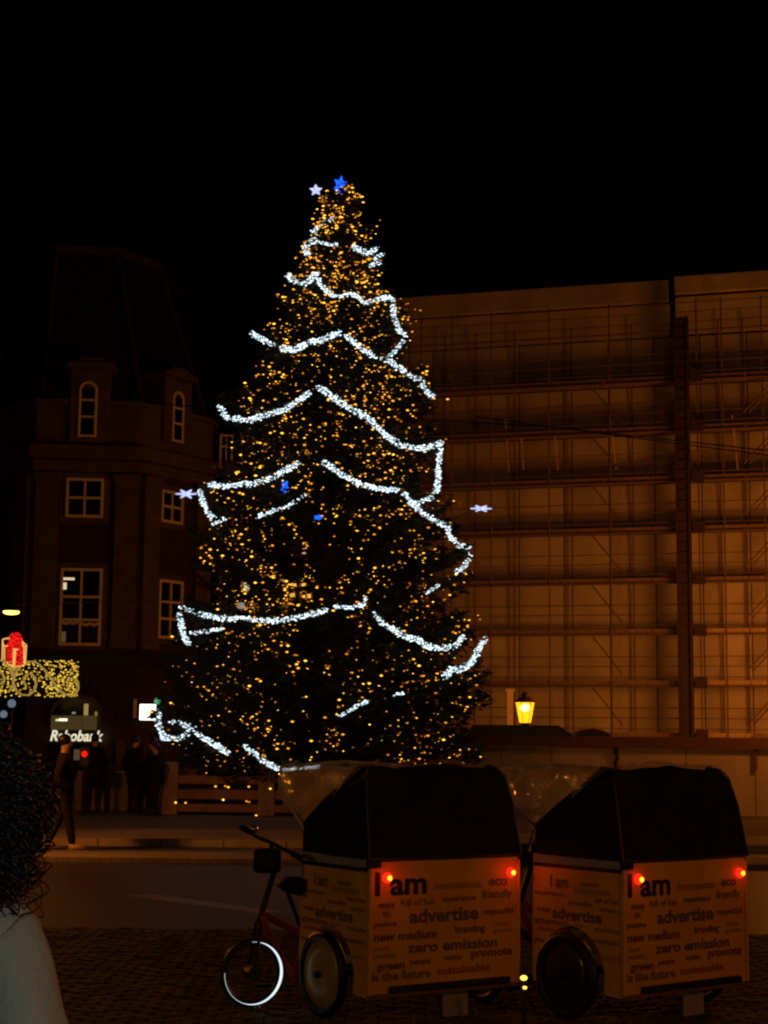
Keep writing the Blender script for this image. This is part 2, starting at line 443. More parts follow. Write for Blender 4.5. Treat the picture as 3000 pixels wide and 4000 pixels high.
for sx_ in (-.24, .24):
    for sy in (-.2, .2): mst.box((hx + sx_, OUT - .45 + sy, 9.2), (.07, .07, 18.4))
for k in range(46):
    z = .2 + k * .4
    mst.box((hx, OUT - .65, z), (.5, .03, .03)).box((hx, OUT - .25, z), (.5, .03, .03))
mst.box((hx, OUT - .45, 9.2), (.40, .22, 18.3))
mst.build('hoist_mast', m_mast, sc)
gate = MB().box((0, 0, 0), (.45, .3, .42)).mesh('loading_gate', m_mast)
for l in range(1, nl): mesh_obj('loading_gate', gate, sc, (hx + .55, OUT - .2, l * lift + .05))
# leaning poles, coloured pale to stand for the light they catch
m_littint = mat('lit_tint_pole', (.75, .55, .3), .4)
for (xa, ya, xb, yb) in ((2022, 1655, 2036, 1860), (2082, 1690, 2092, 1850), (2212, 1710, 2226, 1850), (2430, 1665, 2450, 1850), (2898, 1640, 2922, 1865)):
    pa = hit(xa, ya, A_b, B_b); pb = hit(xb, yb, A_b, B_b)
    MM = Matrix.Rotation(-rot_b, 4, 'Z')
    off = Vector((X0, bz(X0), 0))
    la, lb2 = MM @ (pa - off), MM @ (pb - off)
    MB().tube([la + Vector((-.3, -1.0, 0)), lb2 + Vector((-.3, -1.0, 0))], .035, 6).build('lit_tint_pole', m_littint, sc)

# ------------------------------------------------------------------ corner building on the left
V = {0: (-17.5, 70.9), 1: (-14.43, 67.8), 2: (-10.1, 68.2), 3: (-7.6, 71.8), 4: (6.5, 75.2)}
cb = thing('corner_building', 'old corner building with tall slate tower roof and white framed windows', 'building', (-12, 70, 0))
Mi = Matrix.Translation((12, -70, 0))
def L3(v): return Mi @ Vector(v)
def wmb(): return MB(Mi)
def facet_frame(i, j):
    a = Vector((*V[i], 0)); b = Vector((*V[j], 0)); u = (b - a).normalized(); n = Vector((u.y, -u.x, 0)); return a, b, u, n
def fbox(mb, c, w, d, h, u):      # box with width along the facet, centred at c
    rm = Matrix((u, Vector((-u.y, u.x, 0)), Vector((0, 0, 1)))).transposed()
    mb.box(c, (w, d, h), M=rm)
core = wmb()
ring = [V[0], V[1], V[2], V[3], (-7.0, 80), (-18, 80)]
def prism(mb, ring, z0, z1, sc=1.0, cx=-12.2, cy=74.5):
    n = len(ring)
    lo = [(x, y, z0) for x, y in ring]; hi = [(cx + (x - cx) * sc, cy + (y - cy) * sc, z1) for x, y in ring]
    mb.add(lo + hi, [tuple(range(n))[::-1], tuple(range(n, 2 * n))] + [(i, (i + 1) % n, n + (i + 1) % n, n + i) for i in range(n)])
prism(core, ring, 0, 13.1)
core.build('wall', m_wall, cb)
def scaled(ring, s, cx=-12.2, cy=74.5): return [(cx + (x - cx) * s, cy + (y - cy) * s) for x, y in ring]
cn = wmb(); prism(cn, scaled(ring, 1.07), 13.12, 13.7); prism(cn, scaled(ring, 1.03), 12.6, 13.1)
cn.build('cornice', m_sand, cb, bevel=.06)
pp = wmb(); prism(pp, scaled(ring, 1.0), 13.72, 15.4); pp.build('parapet', m_sand, cb)
pc = wmb(); prism(pc, scaled(ring, 1.02), 15.42, 15.62); pc.build('coping', m_sand, cb)
rf = wmb(); rbase = scaled(ring, .94); rtop = scaled(ring, .62, -14.6, 75.5); n_r = len(ring)
rf.add([(x, y, 15.2) for x, y in rbase] + [(x, y, 22.7) for x, y in rtop], [tuple(range(n_r))[::-1], tuple(range(n_r, 2 * n_r))] + [(i, (i + 1) % n_r, n_r + (i + 1) % n_r, n_r + i) for i in range(n_r)]); rf_o = rf.build('roof', m_slate, cb)
tr = wmb(); prism(tr, scaled(ring, .63, -14.6, 75.5), 22.72, 23.1); tr.build('roof_trim', m_lead, cb)
for k in range(4):
    x, y = scaled(ring, .945)[k]; x2, y2 = scaled(ring, .622, -14.6, 75.5)[k]
    wmb().tube([(x, y, 15.6), (x2, y2, 22.7)], .13, 6).build('roof_hip', m_lead, cb)
# string course and ground-floor band
sb = wmb(); prism(sb, scaled(ring, 1.03), 4.6, 5.25); sb.build('string_course', m_slate, cb)
# pilasters
for i, j in ((0, 1), (1, 2), (2, 3)):
    a, b, u, n = facet_frame(i, j); Lf = (b - a).length
    for t in (.55, Lf - .55):
        if (i, j) == (0, 1) and t < 1: continue
        p = wmb(); c = a + u * t + n * .1
        fbox(p, c + Vector((0, 0, 8.9)), .95, .3, 7.2, u); fbox(p, c + n * .04 + Vector((0, 0, 12.35)), 1.15, .4, .35, u); fbox(p, c + n * .04 + Vector((0, 0, 5.5)), 1.1, .38, .35, u)
        p.build('pilaster', m_sand, cb, bevel=.03)
def window(fc, pxl, pyt, pxr, pyb, rows, cols, lit=None, fw=.11, parent=None, arched=False, surround=True, vvv=None):
    i, j = fc; a, b, u, n = facet_frame(i, j)
    Aa, Bb = V[i], V[j]
    tl = hit(pxl, pyt, Aa, Bb); br = hit(pxr, pyb, Aa, Bb)
    w = (br - tl).dot(u); zt, zb2 = tl.z, br.z
    c = (tl + br) / 2; h = zt - zb2; c.z = (zt + zb2) / 2
    if surround:
        s = wmb(); fbox(s, c + n * .03, w + .5, .1, h + .45, u)
        so_ = s.build('window_surround', m_sand, cb)
    fr = wmb(); o = c + n * .13
    for sgn in (-1, 1):
        fbox(fr, o + u * (sgn * (w / 2 - fw / 2)), fw, .12, h, u)
        fbox(fr, o + Vector((0, 0, sgn * (h / 2 - fw / 2))), w - 2 * fw - .004, .12, fw, u)
    iw = w - 2 * fw; ih = h - 2 * fw
    for k in range(1, cols): fbox(fr, o + u * (-iw / 2 + iw * k / cols), fw * .8, .1, ih - .004, u)
    zs = [ih / 2 - ih * q for q in ([0] + list(rows) + [1])]
    for q in rows: fbox(fr, o + Vector((0, 0, ih / 2 - ih * q)), iw - .006, .11, fw * .9, u)
    f_ = fr.build('window', m_white, cb)
    for r in range(len(zs) - 1):
        for k in range(cols):
            pn = wmb(); cw = iw / cols; hh = zs[r] - zs[r + 1]
            fbox(pn, c + n * .1 + u * (-iw / 2 + cw * (k + .5)) + Vector((0, 0, (zs[r] + zs[r + 1]) / 2)), cw - .01, .02, hh - .01, u)
            pn.build('pane', (lit or {}).get((r, k), m_dglass), f_)
    return f_, c, u, n, w, h
window((1, 2), 262, 1868, 403, 2025, (.5,), 2)
_, wc, wu, wnn, ww, wh = window((1, 2), 240, 2220, 393, 2524, (.36, .68), 2)
# lit ceiling lamp and wall seen inside, gathered pale blinds
x = wmb(); p0 = hit(268, 2262, V[1], V[2]) + wnn * .125; fbox(x, p0, .5, .015, .1, wu); fbox(x, hit(252, 2290, V[1], V[2]) + wnn * .125, .19, .015, .28, wu)
x.build('lit_lamp', m_lit_warm, cb)
x = wmb()
for (pa, pb_) in ((246, 300), (322, 382)):
    for t in range(5):
        q = hit(pa + (pb_ - pa) * t / 4, 2432 + (6 if pa > 300 else 0) + 4 * (t % 2), V[1], V[2]) + wnn * .15
        fbox(x, q, .16, .05, .12, wu)
x.build('gathered_blind', m_white, cb)
x = wmb(); fbox(x, hit(250, 2488, V[1], V[2]) + wnn * .125, .16, .015, .42, wu); x.build('lit_panel', m_lit_dim, cb)
window((2, 3), 622, 1912, 702, 2052, (.5,), 2)
window((2, 3), 612, 2262, 698, 2500, (.36, .68), 2)
# dormers
def dormer(fc, pxl, pyt, pxr, pyb, wl, wt, wr, wbm):
    i, j = fc; a, b, u, n = facet_frame(i, j)
    tl = hit(pxl, pyt, V[i], V[j]); br = hit(pxr, pyb, V[i], V[j]); c = (tl + br) / 2; c.z = (tl.z + br.z) / 2
    w = (br - tl).dot(u); h = tl.z - br.z
    d = wmb(); fbox(d, c - n * .8 + n * .1, w, 1.8, h, u)
    top = c + Vector((0, 0, h / 2))
    fbox(d, top + n * .12 - n * .7 + Vector((0, 0, .12)), w + .35, 2.0, .22, u)
    for s_, hh in ((.8, .2), (.55, .14)):
        fbox(d, top - n * .6 + Vector((0, 0, .25 + (0 if s_ > .7 else .16))), (w + .2) * s_, 1.8, hh, u)
    do = d.build('dormer', m_sand, cb, bevel=.03)
    tl = hit(wl, wt, V[i], V[j]); br = hit(wr, wbm, V[i], V[j]); w2 = (br - tl).dot(u); c2 = (tl + br) / 2
    off = n * .22; zt, zb2 = tl.z, br.z; hh = zt - zb2; c2.z = (zt + zb2) / 2
    arcr = w2 / 2
    fr = wmb(); pts = []
    for k in range(9):
        t = pi * k / 8; pts.append(c2 + off + u * (-cos(t) * (arcr - .05)) + Vector((0, 0, hh / 2 - arcr + sin(t) * (arcr - .05))))
    fr.tube([c2 + off + u * -(arcr - .05) + Vector((0, 0, -hh / 2))] + pts + [c2 + off + u * (arcr - .05) + Vector((0, 0, -hh / 2))], .07, 5)
    for q in (0.0, .34, .64): fbox(fr, c2 + off + Vector((0, 0, -hh / 2 + .05 + hh * q * 1.0)), w2 - .1, .08, .09, u)
    fo_ = fr.build('window_frame', m_white, do)
    pn = wmb(); fbox(pn, c2 + n * .21 + Vector((0, 0, -arcr / 2)), w2 - .12, .02, hh - arcr, u)
    for k in range(5):
        t = pi * (k + .5) / 10; fbox(pn, c2 + n * .21 + Vector((0, 0, hh / 2 - arcr + sin(t) * arcr * .45)), (w2 - .14) * cos(t), .02, arcr * .9 * sin(t) + .01, u) if k == 0 else None
    pn.build('pane', m_dglass, do)
dormer((1, 2), 281, 1440, 424, 1735, 312, 1492, 376, 1712)
dormer((2, 3), 634, 1470, 732, 1745, 662, 1525, 700, 1735)
# ground floor arch, lettering panel
a1, b1, u1, n1 = facet_frame(1, 2)
ar = wmb(); cA = hit(297, 2790, V[1], V[2]); bl = hit(200, 2900, V[1], V[2]); brr = hit(396, 2900, V[1], V[2])
wA = (brr - bl).dot(u1); zA = hit(297, 2716, V[1], V[2]).z; zsp = zA - wA * .42
pts = [cA + n1 * .06 + u1 * (-cos(pi * k / 14) * wA / 2) + Vector((0, 0, zsp - cA.z + sin(pi * k / 14) * wA * .42)) for k in range(15)]
base0 = cA + n1 * .06 + u1 * (-wA / 2); base0.z = .1; base1 = cA + n1 * .06 + u1 * (wA / 2); base1.z = .1
ar.poly([base0] + pts + [base1], n1 * .02); ar.build('arched_opening', m_dglass, cb)
ar = wmb()
for k in range(14):
    ar.tube([pts[k] + n1 * .06, pts[k + 1] + n1 * .06], .09, 5)
ar.build('arch_moulding', m_sand, cb)
x = wmb(); zt = hit(297, 2792, V[1], V[2]).z
for (pxa, pxb) in ((201, 262), (264, 320), (324, 378)):
    pa = hit(pxa, 2795, V[1], V[2]); pb_ = hit(pxb, 2852, V[1], V[2])
    c = (pa + pb_) / 2 + n1 * .12; fbox(x, c, (pb_ - pa).dot(u1), .03, pa.z - pb_.z, u1)
x.build('shop_window', emit('dim_shop_interior', (.5, .3, .1), .11), cb)
def glowbar(name, px, py, w, h, m, dep=.16, fc=(1, 2)):
    x = wmb(); a, b, u, n = facet_frame(*fc); fbox(x, hit(px, py, V[fc[0]], V[fc[1]]) + n * dep, w, .03, h, u); return x.build(name, m, cb)
glowbar('ceiling_lamp', 248, 2812, .34, .10, emit('ceiling_lamp', (1, .95, .6), 1.6)); glowbar('ceiling_lamp', 225, 2813, .13, .07, emit('ceiling_lamp_small', (1, .9, .4), .9))
glowbar('lit_glazing', 337, 2772, .17, .46, emit('lit_glazing', (.9, .6, .2), .35), .1); glowbar('lit_glazing', 376, 2788, .1, .16, emit('lit_glazing', (.8, .6, .15), .25), .1)
glowbar('lit_glazing', 289, 2785, .14, .08, m_lit_grey, .1)
glowbar('pale_downpipe', 528, 2768, .14, .75, m_white, .15)
glowbar('door_panel', 302, 2948, .26, .42, m_lit_dim, .14)
glowbar('stone_pier', 470, 2935, .34, 1.0, m_sand, .15)
# facade wing behind the tree
wing = thing('street_facade', 'dark brick facade with a few lit windows glimpsed through the tree', 'building', (-7.6, 71.8, 0), math.atan2(75.2 - 71.8, 6.5 + 7.6))
Mi2 = Matrix.Rotation(-wing.rotation_euler.z, 4, 'Z') @ Matrix.Translation((7.6, -71.8, 0))
Lw = sqrt((6.5 + 7.6) ** 2 + 3.4 ** 2)
MB().box((Lw / 2 + .3, 4.2, 6.6), (Lw - .65, 8, 13.2)).build('wall', m_wall, wing)
MB().box((Lw / 2 + .3, 4.1, 13.5), (Lw - .6, 8.6, .5)).build('cornice', m_sand, wing, bevel=.05)
q = MB(); q.add([(.4, .4, 13.8), (Lw, .4, 13.8), (Lw, 8, 13.8), (.4, 8, 13.8), (.4, 2.6, 17.5), (Lw, 2.6, 17.5), (Lw, 6, 17.5), (.4, 6, 17.5)],
              [(0, 1, 5, 4), (1, 2, 6, 5), (2, 3, 7, 6), (3, 0, 4, 7), (4, 5, 6, 7)]); q.build('roof', m_slate, wing)
litspots = [(964, 2292, .24, .36, m_lit_warm), (1112, 2279, .14, .34, m_lit_grey), (1147, 2292, .24, .34, m_lit_orange), (1143, 2325, .2, .16, m_lit_orange),
            (1187, 2281, .16, .65, m_lit_orange), (1187, 2332, .13, .17, m_lit_orange), (1208, 2329, .14, .2, m_lit_orange), (1188, 2152, .15, .24, m_lit_pink),
            (943, 2366, .28, .26, m_lit_grey), (997, 2367, .36, .24, m_lit_dim), (1122, 2370, .14, .2, m_lit_dim), (1166, 2152, .08, .12, m_lit_grey)]
bars = []
for k, (cxw) in enumerate((885, 968, 1050, 1128, 1198, 1270, 1350)):
    for (yt, yb) in ((1695, 1830), (1975, 2110), (2225, 2400), (2480, 2640)):
        pa = Mi2 @ hit(cxw - 24, yt, V[3], V[4]); pb_ = Mi2 @ hit(cxw + 24, yb, V[3], V[4])
        w = pb_.x - pa.x; h = pa.z - pb_.z; c = (pa + pb_) / 2
        fr = MB()
        for s_ in (-1, 1):
            fr.box((c.x + s_ * (w / 2 - .04), .13, c.z), (.08, .1, h)); fr.box((c.x, .13, c.z + s_ * (h / 2 - .04)), (w - .17, .1, .08))
        fr.box((c.x, .13, c.z + h * .15), (w - .17, .08, .06)); fr.box((c.x, .12, c.z), (.05, .06, h - .18))
        f_ = fr.build('window', m_white, wing)
        MB().box((c.x, .17, c.z), (w - .02, .02, h - .02)).build('pane', m_dglass, f_)
for (px, py, w, h, mm) in litspots:
    c = Mi2 @ hit(px, py, V[3], V[4])
    MB().box((c.x, .05, c.z), (w, .02, h)).build('lit_pane', mm, wing)

# illuminated lettering
def text_mesh(name, txt, size, m, extrude=.0, shear=0.0, offset=0.0, align='LEFT'):
    cu = bpy.data.curves.new(name, 'FONT'); cu.body = txt; cu.size = size; cu.extrude = extrude; cu.shear = shear; cu.offset = offset; cu.align_x = align
    cu.resolution_u = 3
    o = bpy.data.objects.new(name, cu); col.objects.link(o)
    dg = bpy.context.evaluated_depsgraph_get(); me = bpy.data.meshes.new_from_object(o.evaluated_get(dg))
    bpy.data.objects.remove(o); bpy.data.curves.remove(cu)
    me.name = name; me.materials.clear(); me.materials.append(m); return me
pa = hit(196, 2893, V[1], V[2]); pb_ = hit(402, 2893, V[1], V[2])
sg = thing('illuminated_sign', 'glowing cream bank name in slanted letters over the arched doorway', 'sign', pa + n1 * .3, math.atan2(u1.y, u1.x))
tm = text_mesh('lettering', 'Rabobank', 1, emit('sign_letters', (1.0, .90, .62), .85), .03, .25, .02)
xsv = [v.co.x for v in tm.vertices]; ysv = [v.co.y for v in tm.vertices]
wS = (pb_ - pa).dot(u1); kx = wS / (max(xsv) - min(xsv)); ky = (42 / 95.6) / (max(ysv) - min(ysv))
lo = mesh_obj('lettering', tm, sg); lo.rotation_euler = (R(90), 0, 0); lo.scale = (kx, ky, 1)
MB().box((wS / 2, .1, -.06), (wS, .08, .05)).build('mounting_rail', m_dark, sg)
# lit box sign
pc_ = P(580, 2782, 66)
bs = thing('box_sign', 'bright white projecting light box sign with a small orange mark at the tree edge', 'sign', pc_)
MB().box((0, 0, 0), (.68, .16, .62)).build('light_panel', emit('white_light_box', (1, .98, .9), 2.2), bs, bevel=.02)
MB().box((0, .1, 0), (.72, .06, .66)).build('housing', m_dark, bs); MB().box((0, 1.5, 0), (.06, 3.0, .06)).build('bracket', m_dark, bs)
MB().lathe([(.0, 0), (.07, 0), (.09, .01)], (.12, -.1, -.03), 12, 'Y').build('orange_mark', emit('orange_mark', (1, .5, .02), 1.3), bs)
gl = P(615, 2738, 64)
gs = thing('green_lamp', 'small green lamp beside the white light box at the tree edge', 'lamp', gl)
MB().ball((0, 0, 0), .13, 10, 6).build('globe', emit('green_globe', (.25, 1, .5), .35), gs, True); MB().tube([(0, 0, -.1), (0, 0, -gl.z + .1)], .05, 6).build('post', m_dark, gs)
for (px, py, s_) in ((46, 2748, .13), (14, 2790, .12)):
    q = P(px, py, 52)
    t = thing('globe_lamp', 'upper white globe street lamp behind the curly hair' if py < 2770 else 'lower white globe street lamp at the left picture edge', 'street lamp', q, group='white globe lamps at the left edge')
    MB().ball((0, 0, 0), s_, 12, 8).build('globe', emit('white_globe', (.6, .75, 1), .2), t, True); MB().tube([(0, 0, -s_ + .02), (0, 0, -q.z)], .05, 6).build('post', m_dark, t)

# ------------------------------------------------------------------ hanging street lamp and festoon lights, left
q = P(44, 2391, 52)
hl = thing('hanging_lamp', 'bright oval sodium street lamp hanging on a wire above the gift light', 'street lamp', q)
MB().ball((0, 0, 0), (.26, .22, .085), 16, 8).build('bowl', emit('sodium_bowl', (1, .6, .1), 4.0), hl, True)
MB().lathe([(.30, .03), (.26, .13), (.05, .22)], (0, 0, 0), 16).build('lamp_cap', m_dark, hl)
MB().tube([(-9, 0, 1.3), (-3, 0, .5), (0, 0, .22), (3.1, 6, .9), (3.6, 14.2, 1.6)], .018, 4).build('span_wire', m_cable, hl)
def point(name, loc, e, c=SOD, r=.12, spot=None):
    ld = bpy.data.lights.new(name, 'SPOT' if spot else 'POINT'); ld.energy = e; ld.color = c; ld.shadow_soft_size = r
    if spot: ld.spot_size = spot; ld.spot_blend = 1
    lo = bpy.data.objects.new(name, ld); col.objects.link(lo); lo.location = loc; return lo
lo = point('hanging_lamp_light', q + Vector((0, 0, -.2)), 50, (1, .42, .14))

YG = 56.0
ga = P(150, 2650, YG)
gf = thing('gift_light', 'red gift box light figure with gold outline above the scroll lights', 'light decoration', P(56, 2540, YG))
s = 1 / (F / YG)
def gp(px, py, dy=0.0): v = P(px, py, YG + dy) - gf.location; return v
red = MB()
for k in range(520):
    px = rnd.uniform(24, 92); py = rnd.uniform(2472, 2600)
    if py < 2512:
        if (abs(px - 60) / 30) ** 2 + ((py - 2512) / 42) ** 2 > 1: continue
    red.octa(gp(px, py, rnd.uniform(-.04, .04)), .024)
tag(red.build('red_bulbs', m_red_led, gf), kind='stuff')
mesh_red = MB().poly([gp(24, 2530), gp(34, 2500), gp(52, 2474), gp(70, 2474), gp(88, 2510), gp(96, 2532), gp(92, 2590), gp(56, 2604), gp(24, 2584)], (0, .03, 0)).build('red_net', emit('red_net', (1, .01, .01), .35), gf)
out = [[(10, 2498), (8, 2580), (32, 2595), (55, 2605), (75, 2604), (98, 2596), (103, 2520), (86, 2506)], [(10, 2498), (34, 2492), (36, 2496)], [(10, 2506), (14, 2522), (30, 2524)], [(17, 2524), (17, 2578)],
       [(90, 2510), (88, 2524), (100, 2524)], [(94, 2526), (94, 2592)], [(50, 2537), (60, 2535), (72, 2538)], [(60, 2540), (56, 2600)], [(54, 2540), (51, 2600)]]
for pl_ in out: MB().tube([gp(x, y, -.06) for x, y in pl_], .026, 5).build('rope_outline', m_warm_rope, gf)
fs_ = thing('scroll_lights', 'gold light curtain with scroll shapes hanging across the street at left', 'light decoration', P(150, 2650, YG))
def fp(px, py, dy=0.0): return P(px, py, YG + dy) - fs_.location
gb = MB()
for k in range(640):
    px = rnd.uniform(-30, 306); py = rnd.uniform(2580, 2722)
    if px < 180 and rnd.random() < .5: continue
    gb.octa(fp(px, py, rnd.uniform(-.05, .05)), .028, 1.3)
tag(gb.build('curtain_bulbs', m_gold_led, fs_), kind='stuff')
def spiral(cx, cy, r0, r1, a0, a1, n=22): return [(cx + (r0 + (r1 - r0) * k / n) * cos(R(a0 + (a1 - a0) * k / n)), cy + (r0 + (r1 - r0) * k / n) * sin(R(a0 + (a1 - a0) * k / n))) for k in range(n + 1)]
curves = [[(105, 2584), (130, 2584), (150, 2595), (175, 2620), (200, 2655), (225, 2690), (250, 2712), (275, 2720), (292, 2712), (303, 2690), (302, 2665), (292, 2650), (275, 2648), (262, 2660), (262, 2682), (272, 2690)],
          [(50, 2608), (46, 2640), (50, 2670), (62, 2700), (85, 2715), (110, 2716), (130, 2700), (138, 2675), (135, 2650), (122, 2634), (105, 2632), (92, 2645), (90, 2662), (100, 2680)],
          [(-10, 2576), (15, 2585), (35, 2610), (50, 2650), (48, 2680), (32, 2702)], [(72, 2604), (54, 2640), (50, 2660)], [(-30, 2600), (-5, 2620), (12, 2640), (14, 2660), (0, 2672), (-20, 2668)]]
for c in curves:
    for dd in (0, 5): MB().tube([fp(x + dd, y, -.08) for x, y in c], .022, 5).build('rope_scroll', m_gold_rope, fs_)
fr = MB()
fr.tube([fp(-60, 2578), fp(306, 2582)], .015, 4); fr.tube([fp(-60, 2722), fp(306, 2724)], .01, 4); fr.tube([fp(306, 2570), fp(306, 2726)], .015, 4)
fr.tube([fp(306, 2570), Vector((-12.0, 68.2, 6.4)) - fs_.location], .012, 4); fr.tube([fp(-60, 2578), fp(-500, 2540)], .012, 4)
fr.build('frame', m_cable, fs_)

# ------------------------------------------------------------------ street lanterns
def lantern(loc, label, power, group, hz=2.85, c=SOD, rad=.3):
    t = thing('street_lantern', label, 'street lamp', loc, 0, group)
    g_ = MB(); w0, w1, hh = .19, .315, .66; zb = hz - hh / 2
    g_.lathe([(w0, zb), (w1, zb + hh)], (0, 0, 0), 6); g_.build('glass', glow_glass('lantern_glass', (1, .48, .006), .95), t)
    fr = MB()
    for k in range(6):
        a = 2 * pi * k / 6; fr.tube([(w0 * cos(a), w0 * sin(a), zb), (w1 * cos(a), w1 * sin(a), zb + hh)], .012, 4)
    fr.build('frame', m_dark, t)
    MB().lathe([(w1 + .04, zb + hh), (w1 + .02, zb + hh + .05), (.2, zb + hh + .16), (.1, zb + hh + .22), (.12, zb + hh + .28), (.03, zb + hh + .36)], (0, 0, 0), 12).build('cap', mat('brass_cap', (.25, .15, .05), .4, .5), t)
    MB().ball((0, 0, zb + hh - .17), (.17, .17, .13), 12, 6).build('bulb', emit('lantern_bulb', (1, .85, .35), 3.0), t, True)
    MB().lathe([(.16, 0), (.16, .25), (.09, .35), (.06, .9), (.05, zb - .12), (.13, zb - .04), (w0 + .01, zb - .005)], (0, 0, 0), 10).build('post', m_dark, t)
    lt = point('lantern_light', Vector(loc) + Vector((0, 0, hz + .02)), power, c, rad); return t
lq = P(2051, 2784, 55)
lantern((lq.x, 55, .1), 'glowing yellow hexagonal street lantern in front of the scaffolding', 420, 'yellow street lanterns', lq.z - .1)
lantern((15.5, 53, .1), 'added unseen lantern lighting the right end of the scaffolding', 2500, 'yellow street lanterns', 4.2, rad=2.6)  # added out of view to brighten the lower right sheeting
lantern((10.6, 35.2, .1), 'added unseen lantern lighting the hoarding from the right', 820, 'yellow street lanterns', 4.2)  # added out of view as a light for the hoarding
lantern((7.2, 4.4, 0), 'added unseen lantern lighting the rickshaw backs from the near right', 350, 'yellow street lanterns', 3.6, c=(1, .30, .03))  # added out of view so the rickshaw rear panels get orange light
lantern((-8.5, 3.4, 0), 'added unseen lantern lighting the rickshaw sides from the near left', 300, 'yellow street lanterns', 3.6, c=(1, .46, .06))  # added out of view so the left rickshaw sides get yellow light
lantern((-7.8, 22.5, 0), 'added unseen lantern lighting the middle ground from the left', 1500, 'yellow street lanterns', 3.8)  # added out of view to warm the paving bands and road
q = P(1991, 2748, 60)
t = thing('pale_pillar', 'pale square pillar lit orange left of the lantern', 'pillar', (q.x, 60, .1))
MB().box((0, 0, 1.7), (.24, .24, 3.4)).box((0, 0, 3.45), (.34, .34, .12)).build('shaft', m_hoard, t, bevel=.01)

# ------------------------------------------------------------------ hoarding in front of the building
def hyz(x): return 38.4 + TB * (8.3 - x)
HA, HB = (8.3, 38.4), (-1.7, 38.4 + 3.0)
hd = thing('hoarding', 'low pale site hoarding with dark timber top rail below the scaffolding', 'hoarding', (0, hyz(0), .1), rot_b)
def hloc(px): return (hit(px, 3000, HA, HB).x) / ub.x
edges = [1640, 1800, 1960, 2155, 2415, 2680, 2950, 3210, 3500]
ztop = 1.50
for k in range(len(edges) - 1):
    xa, xb = hloc(edges[k]), hloc(edges[k + 1])
    MB().box(((xa + xb) / 2, 0, ztop / 2), (xb - xa - .02, .05, ztop)).build('panel', m_hoard, hd)
xa, xb = hloc(1640), hloc(3500)
MB().box(((xa + xb) / 2, -.05, ztop + .13), (xb - xa, .22, .25)).build('top_rail', m_rail, hd, bevel=.01)
for e in edges: MB().box((hloc(e), .09, .85), (.09, .12, 1.7)).build('post', m_rail, hd)
px_ = hloc(2415); ch = MB()
for k in range(22): ch.ball((px_ + .03 * sin(k * 1.7) - .05 + .0025 * k, -.08, 1.62 - k * .075), (.05, .04, .045), 6, 4)
ch.build('bundled_chain', m_dark, hd)
MB().box((hloc(2953), -.08, 1.3), (.07, .05, .55)).build('hinge_strap', m_rail, hd)
# green canvas stall and round-topped cabin behind
q = P(2040, 2850, 43)
st = thing('canvas_stall', 'low stall with a green canvas roof behind the hoarding', 'stall', (q.x, 43, .1))
b = MB(); w = 1.35
b.add([(-w, -.5, 1.72), (w, -.5, 1.72), (w - .35, .6, 2.05), (-w + .1, .6, 2.05), (-w, 1.6, 1.72), (w, 1.6, 1.72)], [(0, 1, 2, 3), (3, 2, 5, 4), (0, 3, 4), (1, 5, 2)]); b.build('roof', m_green, st)
b = MB().box((0, -.5, 1.66), (2 * w, .03, .14)); b.build('valance', m_green, st)
for x_ in (-1.25, 1.25):
    for y_ in (-.4, 1.5): MB().tube([(x_, y_, 0), (x_, y_, 1.7)], .03, 6).build('leg', m_steel, st)
MB().box((0, .5, .8), (2.3, .8, .05)).build('counter', m_plank, st)
q = P(2318, 2850, 42)
kc = thing('cabin', 'small dark cabin with a rounded roof behind the hoarding', 'cabin', (q.x, 42, .1))
n_ = 12; wv = .53
prof = [(-wv, 0), (-wv, 1.55)] + [(-cos(pi * k / n_) * wv, 1.60 + sin(pi * k / n_) * .36) for k in range(n_ + 1)] + [(wv, 1.55), (wv, 0)]
MB().box((0, .6, .8), (2 * wv - .04, 1.2, 1.6)).build('body', m_dark, kc)
MB().poly([(x_, 0, z_) for x_, z_ in prof[1:-1]], (0, 1.25, 0)).build('roof', m_dark, kc)
# tram wires
w1 = thing('tram_wires', 'pair of dark overhead wires sloping across the scaffolding', 'wires', P(2400, 1690, 46))
for dy_, extra in ((0, 0), (.5, 22)):
    a = P(1820, 1618 + extra * .2, 50 + dy_); b2 = P(3150, 1776 + extra, 44); pts = []
    a = P(300, 1560, 64) if dy_ == 0 else a
    mid = P(2150, 1668, 49 + dy_)
    for k in range(12):
        t = k / 11; pts.append(mid.lerp(b2, t) - w1.location)
    for k in range(6, 0, -1): pts.insert(0, a.lerp(mid, k / 7 + 1e-4 * k) - w1.location) if k else None
    pts.sort(key=lambda v: v.x)
    MB().tube(pts, .022, 4).build('wire', m_cable, w1)

# ------------------------------------------------------------------ Christmas tree
YT = 37.5
sil = [  # photo y, left x, right x
    (700, 1318, 1335), (740, 1275, 1385), (800, 1262, 1395), (850, 1275, 1385), (900, 1245, 1430), (960, 1200, 1440), (1010, 1190, 1505), (1060, 1185, 1515), (1110, 1140, 1490), (1180, 1090, 1560),
    (1230, 1090, 1580), (1310, 1010, 1590), (1400, 1070, 1610), (1450, 1000, 1640), (1520, 940, 1690), (1600, 870, 1700), (1740, 890, 1725), (1850, 885, 1735), (1910, 800, 1725), (2000, 790, 1760),
    (2080, 740, 1800), (2160, 745, 1840), (2260, 755, 1830), (2350, 745, 1850), (2400, 715, 1870), (2500, 710, 1880), (2560, 690, 1870), (2620, 625, 1860), (2700, 650, 1925), (2780, 620, 1900), (2860, 620, 1860), (2950, 610, 1870), (3010, 605, 1870), (3040, 700, 1800)]
axis = lambda py: 1325 - (py - 700) * (65 / 2330.0)
